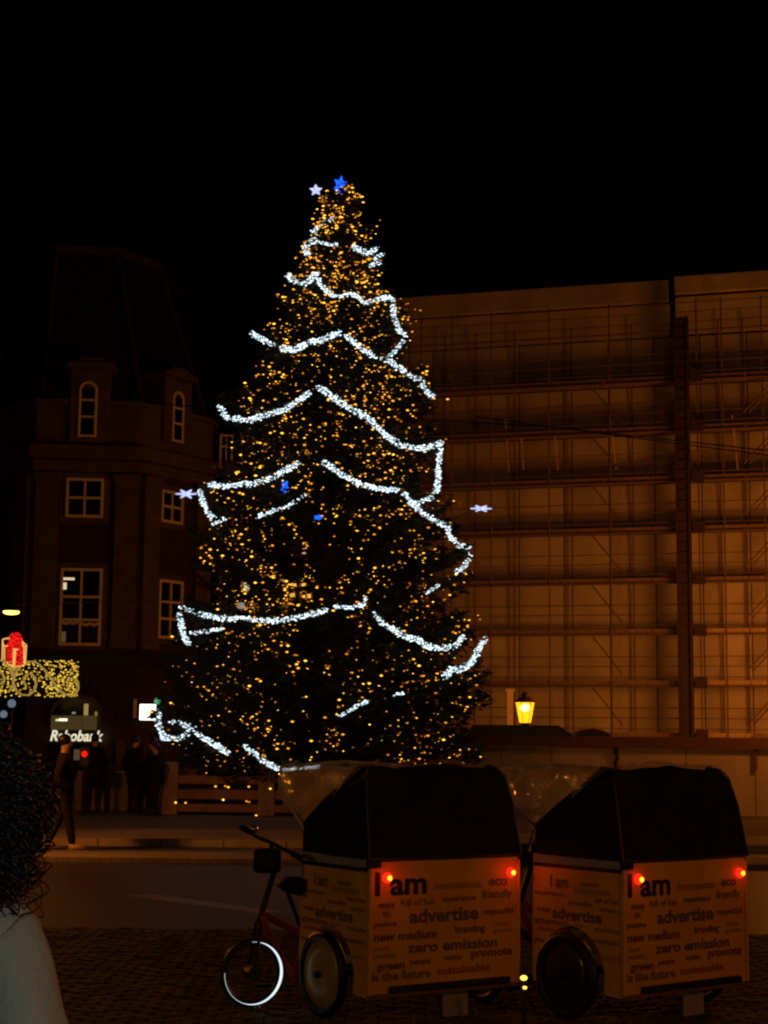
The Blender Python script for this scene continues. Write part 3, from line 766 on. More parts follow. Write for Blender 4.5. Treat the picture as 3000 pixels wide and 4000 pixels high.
def sil_at(py):
    if py <= sil[0][0]: return sil[0][1], sil[0][2]
    for k in range(len(sil) - 1):
        if sil[k][0] <= py <= sil[k + 1][0]:
            t = (py - sil[k][0]) / (sil[k + 1][0] - sil[k][0])
            return sil[k][1] + t * (sil[k + 1][1] - sil[k][1]), sil[k][2] + t * (sil[k + 1][2] - sil[k][2])
    return sil[-1][1], sil[-1][2]
PX = YT / F
def tree_pt(py, ang, fr):
    """fr = share of the local radius; ang measured so 0 = right, -90 = towards the camera"""
    l, r = sil_at(py); ax = axis(py); rl, rr = (ax - l) * PX, (r - ax) * PX
    c = cos(ang); w = .5 + .5 * c; rad = rl * (1 - w) + rr * w
    c0 = P(ax, py, YT); rad *= fr
    return c0 + Vector((rad * cos(ang), rad * sin(ang), 0))
base = P(axis(3180), 3180, YT); base.z = .1
tree = thing('christmas_tree', 'huge dark fir tree covered in amber and white lights', 'tree', base)
tp = P(1326, 705, YT)
tk = MB(); n_ = 14
tk.tube([base.lerp(tp, k / n_) - base for k in range(n_ + 1)], [.30 * (1 - k / n_) ** .9 + .02 for k in range(n_ + 1)], 10); tk.build('trunk', m_bark, tree)
holes = [(CAM.copy(), hit(px, py, V[3], V[4])) for px, py, *_ in litspots]
def in_hole(p):
    for a, b in holes:
        d = (b - a).normalized(); t = (p - a).dot(d)
        if ((a + d * t) - p).length < .17: return True
    return False
crown = MB(); limbs = MB(); branch_tips = []
NB = 1150
for i in range(NB):
    u_ = rnd.random(); py = 715 + (3030 - 715) * (u_ ** .72)
    ang = rnd.uniform(0, 2 * pi); fr = rnd.uniform(.72, 1.03)
    if rnd.random() < .25: fr *= .7
    tip = tree_pt(py, ang, fr)
    hgt = (3180 - py) * PX
    root = P(axis(py + 20), py + 20, YT) + Vector((0, 0, rnd.uniform(-.2, .35)))
    d = tip - root; ln = d.length
    sag = -.06 * ln
    pts = []
    for k in range(6):
        t = k / 5; q = root.lerp(tip, t); q.z += sag * sin(pi * t) + .10 * ln * (t ** 3); pts.append(q)
    if i % 3 == 0: limbs.tube([p - base for p in pts], [.035 * (1 - .8 * k / 5) for k in range(6)], 4, cap=False)
    branch_tips.append((pts, ang, py))
    ns = int(26 + ln * 26)
    side = Vector((-d.y, d.x, 0)).normalized() if d.xy.length > .01 else Vector((1, 0, 0)); dn = d.normalized() if ln > .01 else Vector((0, 0, 1))
    for k in range(ns):
        t = 1 - rnd.random() ** 1.4 * .75; f = t * 5; k0 = min(4, int(f)); q = pts[k0].lerp(pts[k0 + 1], f - k0)
        spread = .10 + .30 * (1 - t) * min(1.4, ln)
        q = q + side * rnd.gauss(0, spread * .8) + Vector((0, 0, rnd.gauss(-.04, .07)))
        if in_hole(q): continue
        dd = (dn * rnd.uniform(.3, 1) + side * rnd.uniform(-.8, .8) + Vector((0, 0, rnd.uniform(-.5, .3)))).normalized()
        l_ = rnd.uniform(.10, .26); wv = dd.cross(Vector((rnd.uniform(-1, 1), rnd.uniform(-1, 1), rnd.uniform(-.3, 1)))).normalized() * rnd.uniform(.018, .045)
        q -= base
        crown.add([q - wv, q + wv, q + dd * l_ + wv * .2, q + dd * l_ * .97 - wv * .3], [(0, 1, 2, 3)])
cme = crown.mesh('crown', m_tree); co = mesh_obj('crown', cme, tree); tag(co, kind='stuff')
limbs.build('limbs', m_bark, tree)
# amber fairy lights clustered along the branches
amb = MB(); cnt = 0
def dens(py):
    if py < 1300: return 1.0
    if py < 1900: return .9
    if py < 2200: return .74
    return .62
for (pts, ang, py) in branch_tips:
    if rnd.random() > dens(py): continue
    nb = rnd.choice((3, 4, 6, 8, 11, 15)); lin = rnd.random() < .6
    if py < 1300: nb = rnd.choice((5, 8, 11, 14, 17))
    t0 = rnd.uniform(.72, 1.0); out_ = (pts[5] - pts[0]); out_.z = 0
    out_ = out_.normalized() if out_.length > .01 else Vector((0, -1, 0))
    for k in range(nb):
        t = min(1.0, max(.45, t0 + rnd.gauss(0, .10))) if not lin else 1 - .5 * (k + rnd.random()) / nb; f = t * 5; k0 = min(4, int(f)); q = pts[k0].lerp(pts[k0 + 1], f - k0)
        q = q + out_ * rnd.uniform(.03, .16) + Vector((rnd.gauss(0, .16), rnd.gauss(0, .1), rnd.gauss(.03, .10))) * (.35 if lin else 1)
        amb.octa(q - base, rnd.choice((.010, .012, .015, .021)), 1.9); cnt += 1
fl = tag(amb.build('fairy_lights', m_amber_led, None, loc=base), 'many small amber bulbs scattered all over the fir tree', 'fairy lights', kind='stuff')

# white light garlands: traced on the front of the tree, each one a thing
def Z6(p): return [(900 + x / 1.77, 650 + y / 1.77) for x, y in p]
def Z7(p): return [(550 + x / 1.1441, 1800 + y / 1.1441) for x, y in p]
GL = [
 (Z6([(715,355),(670,385),(600,420),(570,460),(580,500),(520,540),(510,580),(550,610)]), 11, 1.0, 'topmost white garland curling down the upper left side of the tree'),
 (Z6([(560,527),(620,525),(700,545),(745,540)]), 6, .7, 'thin short white garland across the middle just below the tree top'),
 (Z6([(855,550),(900,585),(960,600),(1010,570)]), 11, 1.2, 'uppermost white garland on the right side of the tree'),
 (Z6([(1050,605),(1000,640),(1030,665),(965,690)]), 9, 1.0, 'small folded white garland at the right edge below the tree top'),
 (Z6([(400,755),(440,790),(500,812),(545,790),(590,745)]), 15, 1.5, 'thick bright white garland bunched at the upper left edge'),
 (Z6([(590,745),(620,800),(660,860),(710,895),(760,900),(810,880),(870,895),(910,935),(960,940),(1030,915),(1105,900),(1125,930)]), 10, 1.1, 'wavy white garland crossing the tree below the bunched one'),
 (Z6([(1125,970),(1130,1030),(1150,1090),(1170,1140),(1205,1165)]), 12, 1.2, 'white garland hanging steeply at the upper right edge'),
 (Z6([(1200,1210),(1150,1265),(1100,1310)]), 9, .8, 'short faint white garland curving in at the upper right edge'),
 (Z6([(150,1160),(210,1190),(290,1235),(360,1260),(440,1270),(500,1240),(560,1210),(640,1200),(700,1170),(750,1150)]), 13, 1.3, 'bright white swag sweeping up from the left edge of the upper third'),
 (Z6([(800,1180),(860,1220),(920,1270),(990,1310),(1070,1330),(1130,1365),(1190,1410),(1250,1455),(1320,1480),(1340,1540),(1390,1590)]), 12, 1.1, 'long white garland running down right with a stepped end in the upper third'),
 ([(860,1585),(872,1612),(890,1632)] + Z6([(60,1745),(130,1755),(230,1725),(350,1690),(430,1650),(480,1610),(540,1570)]), 12, 1.0, 'white swag with curled left end above the middle of the tree'),
 (Z6([(615,1530),(700,1590),(800,1660),(900,1710),(970,1750),(1030,1820),(1100,1880),(1180,1930),(1270,1950),(1350,1950),(1460,1910)]), 13, 1.05, 'long white garland sloping right to an upturned tip above the middle'),
 ([(1724,1729),(1715,1790),(1712,1850),(1708,1900),(1700,1930),(1680,1944),(1645,1962),(1600,1966)], 12, 1.0, 'white garland hanging straight down at the right edge'),
 (Z7([(310,105),(370,115),(440,105),(520,100),(590,75),(640,45),(700,15)]), 12, 1.1, 'white swag on the left above the blue star'),
 (Z7([(820,10),(880,50),(940,90),(1000,110),(1080,130),(1150,130)]), 12, 1.05, 'white garland right of the centre at mid height'),
 (Z7([(1180,150),(1220,200),(1270,245),(1330,275),(1370,295),(1385,340),(1420,380),(1470,390)]), 12, 1.0, 'white garland stepping down to the right edge at mid height'),
 (Z7([(1475,420),(1455,460),(1430,490),(1410,495)]), 11, .9, 'short white garland end hanging at the right edge below mid height'),
 (Z7([(265,140),(280,190),(300,230),(325,262)]), 13, 1.3, 'thick short white garland hanging beside the left snowflake'),
 (Z7([(322,280),(345,272),(372,262)]), 7, .7, 'tiny white garland piece under the thick one at the left edge'),
 (Z7([(735,155),(690,185),(640,210),(590,225),(520,250)]), 8, .6, 'faint white garland inside the tree below the blue star'),
 (Z7([(175,655),(240,680),(310,695),(360,705),(450,705),(540,715),(620,715),(700,700),(770,685),(830,665)]), 11, .95, 'widest white swag in the lower half of the tree on the left'),
 (Z7([(870,650),(940,655),(1000,640),(1000,615)]), 8, .8, 'short white garland at the centre of the lower half'),
 (Z7([(1040,685),(1080,725),(1130,755),(1190,790),(1235,797),(1280,830),(1340,840),(1400,830),(1440,790)]), 12, .95, 'white garland dipping and rising on the lower right side'),
 (Z7([(1540,795),(1510,840),(1480,900),(1430,932),(1390,930),(1362,962)]), 15, 1.15, 'bushy white garland at the far right edge of the lower half'),
 (Z7([(175,690),(180,740),(190,785),(215,815)]), 14, 1.4, 'dense white garland bunch at the left edge of the lower half'),
 (Z7([(225,772),(280,765),(360,750)]), 8, .8, 'small white garland branching right from the dense left bunch'),
 (Z7([(78,1115),(80,1180),(105,1240),(160,1245),(220,1215),(240,1195)]), 13, 1.05, 'white garland hooked around the bottom left edge of the tree'),
 (Z7([(135,1163),(175,1172),(215,1188)]), 10, .9, 'little white garland above the hooked one at the bottom left'),
 (Z7([(245,1215),(290,1245),(340,1275),(385,1305)]), 13, 1.1, 'straight white garland sloping down near the bottom left'),
 (Z7([(465,1275),(510,1310),(560,1350),(610,1375),(680,1372),(740,1368),(795,1362)]), 11, .85, 'lowest white garland ending above the first rickshaw cover'),
 (Z7([(885,1145),(930,1115),(1010,1075)]), 6, .6, 'faint white garland deep in the lower centre of the tree'),
 (Z7([(1130,1045),(1170,1040)]), 5, .8, 'tiny pale garland on the lower right of the tree'),
 (Z7([(1280,588),(1330,562),(1320,555)]), 5, .6, 'tiny faint garland inside the tree near the right edge'),
]
def front(px, py):
    l, r = sil_at(py); ax = axis(py); dx = px - ax; rr = (r - ax) if dx > 0 else (ax - l)
    k = min(1.0, abs(dx) / max(rr, 1)); dep = sqrt(max(0, 1 - k * k)) * ((ax - l) + (r - ax)) / 2 * PX * .98
    return P(px, py, YT - dep - .12)
for pts, wdt, dn_, lab in GL:
    o0 = front(*pts[len(pts) // 2]); t = thing('light_garland', lab, 'light garland', o0, group='white light garlands on the tree')
    seg = []
    for k in range(len(pts) - 1):
        a, b = Vector(pts[k]), Vector(pts[k + 1]); L_ = (b - a).length
        for j in range(max(1, int(L_ / 6))): seg.append(a.lerp(b, j / max(1, int(L_ / 6))))
    seg.append(Vector(pts[-1]))
    MB().tube([front(p.x, p.y) - o0 for p in seg[::2]] if len(seg) > 4 else [front(p.x, p.y) - o0 for p in seg], .012, 4).build('cable', m_cable, t)
    bb = MB(); Lt = sum((Vector(pts[k + 1]) - Vector(pts[k])).length for k in range(len(pts) - 1))
    for k in range(int(Lt * .85 * dn_)):
        p = seg[rnd.randrange(len(seg))]
        f3 = front(p.x + rnd.uniform(-3, 3), p.y + rnd.uniform(-3, 3)) - o0
        a = rnd.uniform(0, 2 * pi); rr = wdt * .86 * PX * sqrt(rnd.random())
        f3 += Vector((rr * cos(a), rnd.uniform(-.05, .05), rr * sin(a)))
        bb.octa(f3, rnd.choice((.010, .014, .018)), 1.6)
    tag(bb.build('bulbs', m_white_led, t), kind='stuff')

def star_light(label, px, py, Y, w, h, tilt, m, n=6, inner=.45, group='star lights on the tree', nm='star_light', cat='star light', rod=None):
    c = P(px, py, Y); t = thing(nm, label, cat, c, group=group); b = MB(); sil_ = MB()
    ww, hh = w * Y / F / 2, h * Y / F / 2
    pts = []
    for k in range(2 * n):
        a = pi * k / n + R(tilt); r = 1 if k % 2 == 0 else inner; pts.append((cos(a) * r * ww, sin(a) * r * hh))
    MB().tube([(x, 0, z) for x, z in pts], .009, 4, closed=True).build('frame', m_cable, t)
    for k in range(2 * n):
        (x0, z0), (x1, z1) = pts[k], pts[(k + 1) % (2 * n)]
        for j in range(4): b.octa((x0 + (x1 - x0) * j / 4, -.02, z0 + (z1 - z0) * j / 4), .021, 1.2)
    for k in range(0, 2 * n, 2):
        for j in range(6): b.octa((pts[k][0] * j / 6 + rnd.uniform(-.01, .01), -.02, pts[k][1] * j / 6 + rnd.uniform(-.01, .01)), .022, 1.2)
    tag(b.build('bulbs', m, t), kind='stuff')
    if rod: MB().tube([(0, .02, 0), rod], .012, 5).build('rod', m_cable, t)
star_light('small white star light at the very top left of the tree', 1234, 744, YT, 46, 42, 20, m_viol_led, 5, .45, rod=(.45, .0, -.25))
star_light('bright blue star light at the very top of the tree', 1330, 726, YT, 50, 74, 82, m_blue_led, 6, .5, rod=(0, 0, -.4))
star_light('blue star light tilted inside the left half of the tree', 1113, 1903, YT - 2.4, 28, 50, 60, m_blue_led, 5, .5, rod=(.1, .6, -.2))
star_light('tiny blue star light just below the centre of the tree', 1243, 2022, YT - 2.6, 28, 16, 0, m_blue_led, 5, .5, rod=(.1, .6, -.1))
star_light('white snowflake light sticking out from the left edge of the tree', 727, 1930, YT - .3, 78, 34, 0, m_viol_led, 6, .3, 'snowflake lights beside the tree', 'snowflake_light', 'snowflake light', rod=(.7, .2, -.1))
star_light('white snowflake light standing out to the right of the tree', 1879, 1987, YT - .3, 78, 24, 0, m_viol_led, 6, .3, 'snowflake lights beside the tree', 'snowflake_light', 'snowflake light', rod=(-.85, .3, -.25))

# planter fence round the tree
pf = thing('plank_planter', 'square planter of wide horizontal boards around the tree foot', 'planter', (0, 36.3, .1))
xl, xr = P(632, 3100, 36.0).x, P(1905, 3100, 36.0).x
def pz(y): return P(800, y, 36.0).z - .1
def board_shape(x0, x1, y, za, zb):
    return MB().box(((x0 + x1) / 2, y, (za + zb) / 2), (x1 - x0, .05, zb - za))
posts = [632, 1010, 1410, 1880]
for k in range(3):
    x0, x1 = P(posts[k], 3100, 36).x, P(posts[k + 1], 3100, 36).x
    for (ya, yb) in ((3062, 3030), (3122, 3085), (3172, 3141)):
        board_shape(x0 + .17, x1 + .17, -.3, pz(ya), pz(yb)).build('board', m_fence, pf, bevel=.01)
for p in posts:
    x0 = P(p, 3100, 36).x; MB().box((x0 + .17, -.22, .55), (.36, .3, 1.12)).build('post', m_plank, pf, bevel=.02)
MB().box(((xl + xr) / 2 + .1, 1.8, .3), (xr - xl - .1, 3.4, .6)).build('soil_box', m_dark, pf)
for y_ in (3.6,):
    board_shape(xl, xr, y_, .1, .9).build('back_board', m_fence, pf)
pb2 = MB()
for (x_, y_) in ((842, 3072), (880, 3071), (892, 3075), (972, 3073), (686, 3135), (725, 3136), (963, 3130), (973, 3133), (872, 3124), (1001, 3185), (1056, 3081)):
    pb2.octa(P(x_, y_, 35.8), .022, 1.4)
tag(pb2.build('fallen_lights', m_amber_led), 'few amber bulbs of the light string hanging over the planter boards', 'fairy lights', kind='stuff')
# low concrete block between the people
qa, qb = P(284, 3185, 37), P(560, 3185, 37)
cbk = thing('low_wall', 'low concrete wall block with a pale metal edge behind the waiting people', 'wall', ((qa.x + qb.x) / 2, 37.6, .1))
hh = P(400, 3019, 37).z - .1
MB().box((0, 0, hh / 2), (qb.x - qa.x, .5, hh)).build('block', m_concrete, cbk, bevel=.02)
MB().box((0, -.24, hh + .012), (qb.x - qa.x, .04, .02)).build('metal_edge', m_chrome, cbk)

# red signal lamp
q = P(333, 2945, 35)
rs = thing('signal_lamp', 'glowing round red signal lamp among the standing people', 'signal', (q.x, 35, .1))
MB().lathe([(.0, -.03), (.055, -.02), (.06, 0), (.055, .02)], (0, -.1, q.z - .1), 14, 'Y').build('lens', emit('red_signal', (1, .01, .0), 1.6), rs)
MB().box((0, 0, q.z - .15), (.2, .16, .42)).build('housing', m_dark, rs, bevel=.02)
MB().tube([(0, 0, 0), (0, 0, q.z - .3)], .045, 8).build('post', m_dark, rs)

# ------------------------------------------------------------------ people
def skin_mesh(name, nodes, edges, m, sub=1, root=0):
    me = bpy.data.meshes.new(name); names = list(nodes)
    me.from_pydata([nodes[k][0] for k in names], [(names.index(a), names.index(b)) for a, b in edges], []); me.update()
    o = bpy.data.objects.new(name, me); col.objects.link(o)
    o.modifiers.new('s', 'SKIN').use_smooth_shade = True
    sv = me.skin_vertices[0].data
    for i, k in enumerate(names):
        r_ = nodes[k][1]; sv[i].radius = r_ if isinstance(r_, tuple) else (r_, r_); sv[i].use_root = (i == root)
    sm = o.modifiers.new('u', 'SUBSURF'); sm.levels = sub; sm.render_levels = sub
    dg = bpy.context.evaluated_depsgraph_get(); out = bpy.data.meshes.new_from_object(o.evaluated_get(dg))
    bpy.data.objects.remove(o); out.name = name; out.materials.clear(); out.materials.append(m)
    for p in out.polygons: p.use_smooth = True
    return out
def person(label, loc, rz, h=1.75, stride=0.0, coat=m_jack, legs=m_jeans, shoe=m_shoe2, hairm=m_hair, long_coat=False, sub=1, hood=False, group=None):
    t = thing('person', label, 'person', loc, rz, group); k = h / 1.75
    def S(x, y, z): return (x * k, y * k, z * k)
    hipz, kz, az = .92, .50, .08
    N = {'pel': (S(0, 0, .95), .14 * k), 'wai': (S(0, .0, 1.10), .12 * k), 'che': (S(0, .01, 1.30), (.15 * k, .12 * k)), 'nec0': (S(0, 0, 1.45), .065 * k), 'nec': (S(0, .01, 1.52), .055 * k),
         'hd0': (S(0, .02, 1.60), (.085 * k, .09 * k)), 'hd1': (S(0, .02, 1.68), (.08 * k, .095 * k)), 'hd2': (S(0, .01, 1.73), .05 * k), 'nose': (S(0, .12, 1.62), .014 * k)}
    E = [('pel', 'wai'), ('wai', 'che'), ('che', 'nec0'), ('nec0', 'nec'), ('nec', 'hd0'), ('hd0', 'hd1'), ('hd1', 'hd2'), ('hd0', 'nose')]
    for s_, n in ((-1, 'l'), (1, 'r')):
        st_ = stride * s_
        kb_ = max(0, -st_) * .35
        N[n + 'hip'] = (S(.09 * s_, 0, .90), .095 * k); N[n + 'kn'] = (S(.1 * s_, .5 * st_ + kb_ * .4 + .02, .50), .06 * k); N[n + 'an'] = (S(.1 * s_, st_ - (.05 if st_ < 0 else 0), .09 + kb_ * .25), .04 * k)
        N[n + 'toe'] = (S(.12 * s_, st_ + .14, .045 + kb_ * .1), .035 * k)
        N[n + 'sh'] = (S(.175 * s_, 0, 1.40), .06 * k); N[n + 'el'] = (S(.27 * s_, -.10, 1.13), .045 * k); N[n + 'wr'] = (S(.2 * s_, .08, .98), .035 * k); N[n + 'ha'] = (S(.16 * s_, .12, .93), .035 * k)
        E += [('pel', n + 'hip'), (n + 'hip', n + 'kn'), (n + 'kn', n + 'an'), (n + 'an', n + 'toe'), ('che', n + 'sh'), (n + 'sh', n + 'el'), (n + 'el', n + 'wr'), (n + 'wr', n + 'ha')]
    mesh_obj('body', skin_mesh('body', N, E, m_skin, sub), t)
    # coat with sleeves, hands in its pockets
    g = .028
    C = {a: (N[a][0], (N[a][1][0] + g, N[a][1][1] + g) if isinstance(N[a][1], tuple) else N[a][1] + g) for a in ('pel', 'wai', 'che', 'nec0', 'lsh', 'rsh', 'lel', 'rel', 'lwr', 'rwr', 'lha', 'rha')}
    C['hem'] = (S(0, 0, .55 if long_coat else .84), .2 * k if long_coat else .175 * k)
    CE = [('pel', 'wai'), ('wai', 'che'), ('che', 'nec0'), ('pel', 'hem'), ('che', 'lsh'), ('lsh', 'lel'), ('lel', 'lwr'), ('lwr', 'lha'), ('che', 'rsh'), ('rsh', 'rel'), ('rel', 'rwr'), ('rwr', 'rha')]
    C['col'] = (S(0, -.01, 1.50), .075 * k); CE.append(('nec0', 'col'))
    mesh_obj('coat', skin_mesh('coat', C, CE, coat, sub), t)
    T = {a: (N[a][0], N[a][1] + .02) for a in ('pel', 'lhip', 'rhip', 'lkn', 'rkn', 'lan', 'ran')}
    mesh_obj('trousers', skin_mesh('trousers', T, [('pel', 'lhip'), ('lhip', 'lkn'), ('lkn', 'lan'), ('pel', 'rhip'), ('rhip', 'rkn'), ('rkn', 'ran')], legs, sub), t)
    for n in 'lr':
        a = Vector(N[n + 'an'][0]); b = Vector(N[n + 'toe'][0])
        MB().tube([a + Vector((0, -.05, -.02)), a.lerp(b, .5), b + Vector((0, .06, -.01))], [.055, .052, .035], 8).build('shoe', shoe, t, True)
    hb = MB().ball(S(0, -.005, 1.675), (.098 * k, .108 * k, .098 * k), 14, 8)
    hb.v = [v for v in hb.v]; hb.build('hair' if not hood else 'hood', hairm, t, True)
    return t
def at_ground(px, py): return G(px, py, .1) if py < 3300 else G(px, py, 0)
p1 = G(238, 3326, 0)
person('person in a dark jacket walking right with pale shoes below the bank sign', (p1.x, p1.y, 0), R(-80), 1.74, .17, m_jack3, m_jeans, m_shoe)
for (px, hgt, rz, lab, c, lc) in ((362, 1.68, 10, 'person in a long black coat standing beside the red signal lamp', m_jack2, True), (520, 1.66, -35, 'person with dark hair in a black coat standing left of the planter', m_jack2, True),
                     (592, 1.60, 70, 'person in a brown jacket facing left at the planter corner', m_jack3, False), (622, 1.5, 120, 'short person in a dark jacket right behind the planter corner', m_jack, False)):
    q = P(px, 3190, 36.6); person(lab, (q.x, 36.6 if px < 600 else 36.0 - .2, .1), R(rz), hgt, .0, c, m_jeans, m_shoe2, long_coat=lc)

# near person with long curly hair and a light grey coat, seen from behind
fpx = -262; FY = 3.3
c0 = P(fpx, 2895, FY)
fp_ = thing('person', 'person with long dark curly hair in a light grey coat at the left edge', 'person', (c0.x, FY, 0), R(-12))
k = 1.0
N = {'pel': ((0, 0, .92), (.16, .12)), 'wai': ((0, 0, 1.06), (.14, .11)), 'che': ((0, .0, 1.26), (.17, .12)), 'nec0': ((0, 0, 1.42), .07), 'nec': ((0, .02, 1.49), .055), 'hd0': ((0, .03, 1.58), (.08, .09)),
     'hd1': ((0, .02, 1.67), (.08, .095)), 'hd2': ((0, .01, 1.72), .05), 'nose': ((0, .13, 1.6), .014)}
E = [('pel', 'wai'), ('wai', 'che'), ('che', 'nec0'), ('nec0', 'nec'), ('nec', 'hd0'), ('hd0', 'hd1'), ('hd1', 'hd2'), ('hd0', 'nose')]
for s_, n in ((-1, 'l'), (1, 'r')):
    N[n + 'hip'] = ((.09 * s_, 0, .88), .09); N[n + 'kn'] = ((.1 * s_, .01, .48), .06); N[n + 'an'] = ((.1 * s_, 0, .09), .04); N[n + 'toe'] = ((.12 * s_, .14, .045), .035)
    N[n + 'sh'] = ((.165 * s_, 0, 1.34), .055); N[n + 'el'] = ((.27 * s_, -.03, 1.08), .045); N[n + 'wr'] = ((.23 * s_, .12, .9), .035); N[n + 'ha'] = ((.18 * s_, .16, .86), .035)
    E += [('pel', n + 'hip'), (n + 'hip', n + 'kn'), (n + 'kn', n + 'an'), (n + 'an', n + 'toe'), ('che', n + 'sh'), (n + 'sh', n + 'el'), (n + 'el', n + 'wr'), (n + 'wr', n + 'ha')]
mesh_obj('body', skin_mesh('body', N, E, m_skin, 1), fp_)
C = {'nec0': ((0, -.01, 1.40), .10), 'col': ((0, -.02, 1.47), .095), 'che': ((0, 0, 1.26), (.2, .165)), 'wai': ((0, 0, 1.05), (.19, .16)), 'pel': ((0, 0, .88), (.22, .18)), 'hem': ((0, 0, .6), (.25, .2))}
for s_, n in ((-1, 'l'), (1, 'r')):
    C[n + 'sh'] = ((.172 * s_, 0, 1.315), .078); C[n + 'um'] = ((.225 * s_, -.02, 1.2), .078); C[n + 'el'] = ((.268 * s_, -.03, 1.06), .078); C[n + 'wr'] = ((.25 * s_, .12, .9), .065); C[n + 'ha'] = ((.2 * s_, .17, .85), .05)
CE = [('che', 'nec0'), ('nec0', 'col'), ('che', 'wai'), ('wai', 'pel'), ('pel', 'hem')] + [e for n in 'lr' for e in (('che', n + 'sh'), (n + 'sh', n + 'um'), (n + 'um', n + 'el'), (n + 'el', n + 'wr'), (n + 'wr', n + 'ha'))]
cme = skin_mesh('coat', C, CE, m_coat, 3, 2)
from mathutils import noise
for v in cme.vertices:       # soft folds
    p = v.co; f = noise.noise(Vector((p.x * 7, p.y * 7, p.z * 3.0))) * .024 + noise.noise(Vector((p.x * 15 + p.z * 9, p.y * 12, p.z * 4))) * .016 + noise.noise(p * 34) * .003
    v.co += v.normal * f
mesh_obj('coat', cme, fp_)
T = {a: (N[a][0], (N[a][1] if not isinstance(N[a][1], tuple) else N[a][1][0]) + .02) for a in ('pel', 'lhip', 'rhip', 'lkn', 'rkn', 'lan', 'ran')}
mesh_obj('trousers', skin_mesh('trousers', T, [('pel', 'lhip'), ('lhip', 'lkn'), ('lkn', 'lan'), ('pel', 'rhip'), ('rhip', 'rkn'), ('rkn', 'ran')], m_jeans, 1), fp_)
for s_ in (-1, 1): MB().tube([(.1 * s_, -.06, .05), (.11 * s_, .06, .06), (.125 * s_, .2, .04)], [.05, .052, .035], 8).build('shoe', m_shoe2, fp_, True)
hr = MB(); hb = MB().ball((0, -.01, 1.60), (.125, .13, .155), 20, 12)
hr.add(hb.v, hb.f)
hb = MB().ball((0, -.03, 1.47), (.175, .14, .19), 24, 14)
hr.add([(x + .02 * sin(z * 60 + y * 30), y + .02 * sin(z * 50 + x * 40), z) for x, y, z in hb.v], hb.f)
for i in range(1900):
    th = rnd.uniform(R(150), R(390)) if rnd.random() < .8 else rnd.uniform(0, 2 * pi)
    if 40 < math.degrees(th) % 360 < 140: continue
    ph = rnd.uniform(.0, 1.15)
    s0 = Vector((.10 * cos(th) * sin(ph + .25), .11 * sin(th) * sin(ph + .25) - .01, 1.60 + .14 * cos(ph)))
    outx, outy = cos(th), sin(th); length = rnd.uniform(.22, .38) - (.05 if ph > .9 else 0); flare = rnd.uniform(.03, .125)
    a0 = rnd.uniform(0, 6.28); cr_ = rnd.uniform(.008, .024); turns = rnd.uniform(4, 9); pts = []; rad = []
    ns = 58
    for j in range(ns):
        t = j / (ns - 1); fl_ = flare * (sin(min(1, t * 1.7) * pi / 2)) - .05 * max(0, t - .65)
        cx_ = s0.x + outx * fl_ * 1.15; cy_ = s0.y + outy * fl_; cz_ = s0.z + .04 * sin(min(1, t * 4) * pi / 2) * (1 - t) - length * t ** 1.15
        a_ = a0 + turns * 2 * pi * t; cr2 = cr_ * min(1, t * 4)
        pts.append((cx_ + cr2 * cos(a_), cy_ + cr2 * sin(a_), cz_ + cr2 * .4 * sin(a_ * 1.3))); rad.append(.0032 * (1 - .5 * t))
    hr.tube(pts, rad, 3, cap=False)
hr.build('hair', m_hair, fp_, True)

# ------------------------------------------------------------------ rickshaws
WORDS = [  # text, u0, u1, baseline v (from the top), cap height, material, bold
 ('I am', .035, .37, .247, .165, m_ink_k, .03), ('Amsterdammatic', .42, .745, .225, .06, m_ink_s, .012), ('eco', .79, .92, .215, .075, m_ink_g, .03),
 ('enjoy', .06, .165, .34, .045, m_ink_v, .02), ('full of fun', .20, .42, .335, .05, m_ink_g, .02), ('experience', .475, .70, .32, .045, m_ink_b, .02), ('friendly', .745, .955, .31, .065, m_ink_g, .02),
 ('to', .085, .13, .405, .05, m_ink_v, .02), ('positive', .03, .175, .48, .04, m_ink_b, .02), ('advertise', .26, .72, .465, .10, m_ink_v, .03), ('respectful', .75, .965, .435, .045, m_ink_b, .02),
 ('new medium', .03, .44, .585, .065, m_ink_b, .03), ('branding', .56, .765, .562, .055, m_ink_b, .025), ('urban', .83, .935, .528, .035, m_ink_s, .02), ('positive', .825, .955, .58, .035, m_ink_s, .02),
 ('travel', .03, .125, .655, .035, m_ink_s, .02), ('mobility', .03, .175, .71, .035, m_ink_s, .02), ('zero emission', .245, .85, .685, .075, m_ink_v, .03),
 ('green', .05, .23, .795, .055, m_ink_b, .03), ('people', .265, .40, .775, .045, m_ink_b, .02), ('visible', .48, .61, .762, .04, m_ink_b, .02), ('promote', .67, .955, .755, .065, m_ink_b, .03),
 ('is the future', .02, .40, .875, .065, m_ink_g, .03), ('sustainable', .44, .80, .865, .06, m_ink_r, .02)]
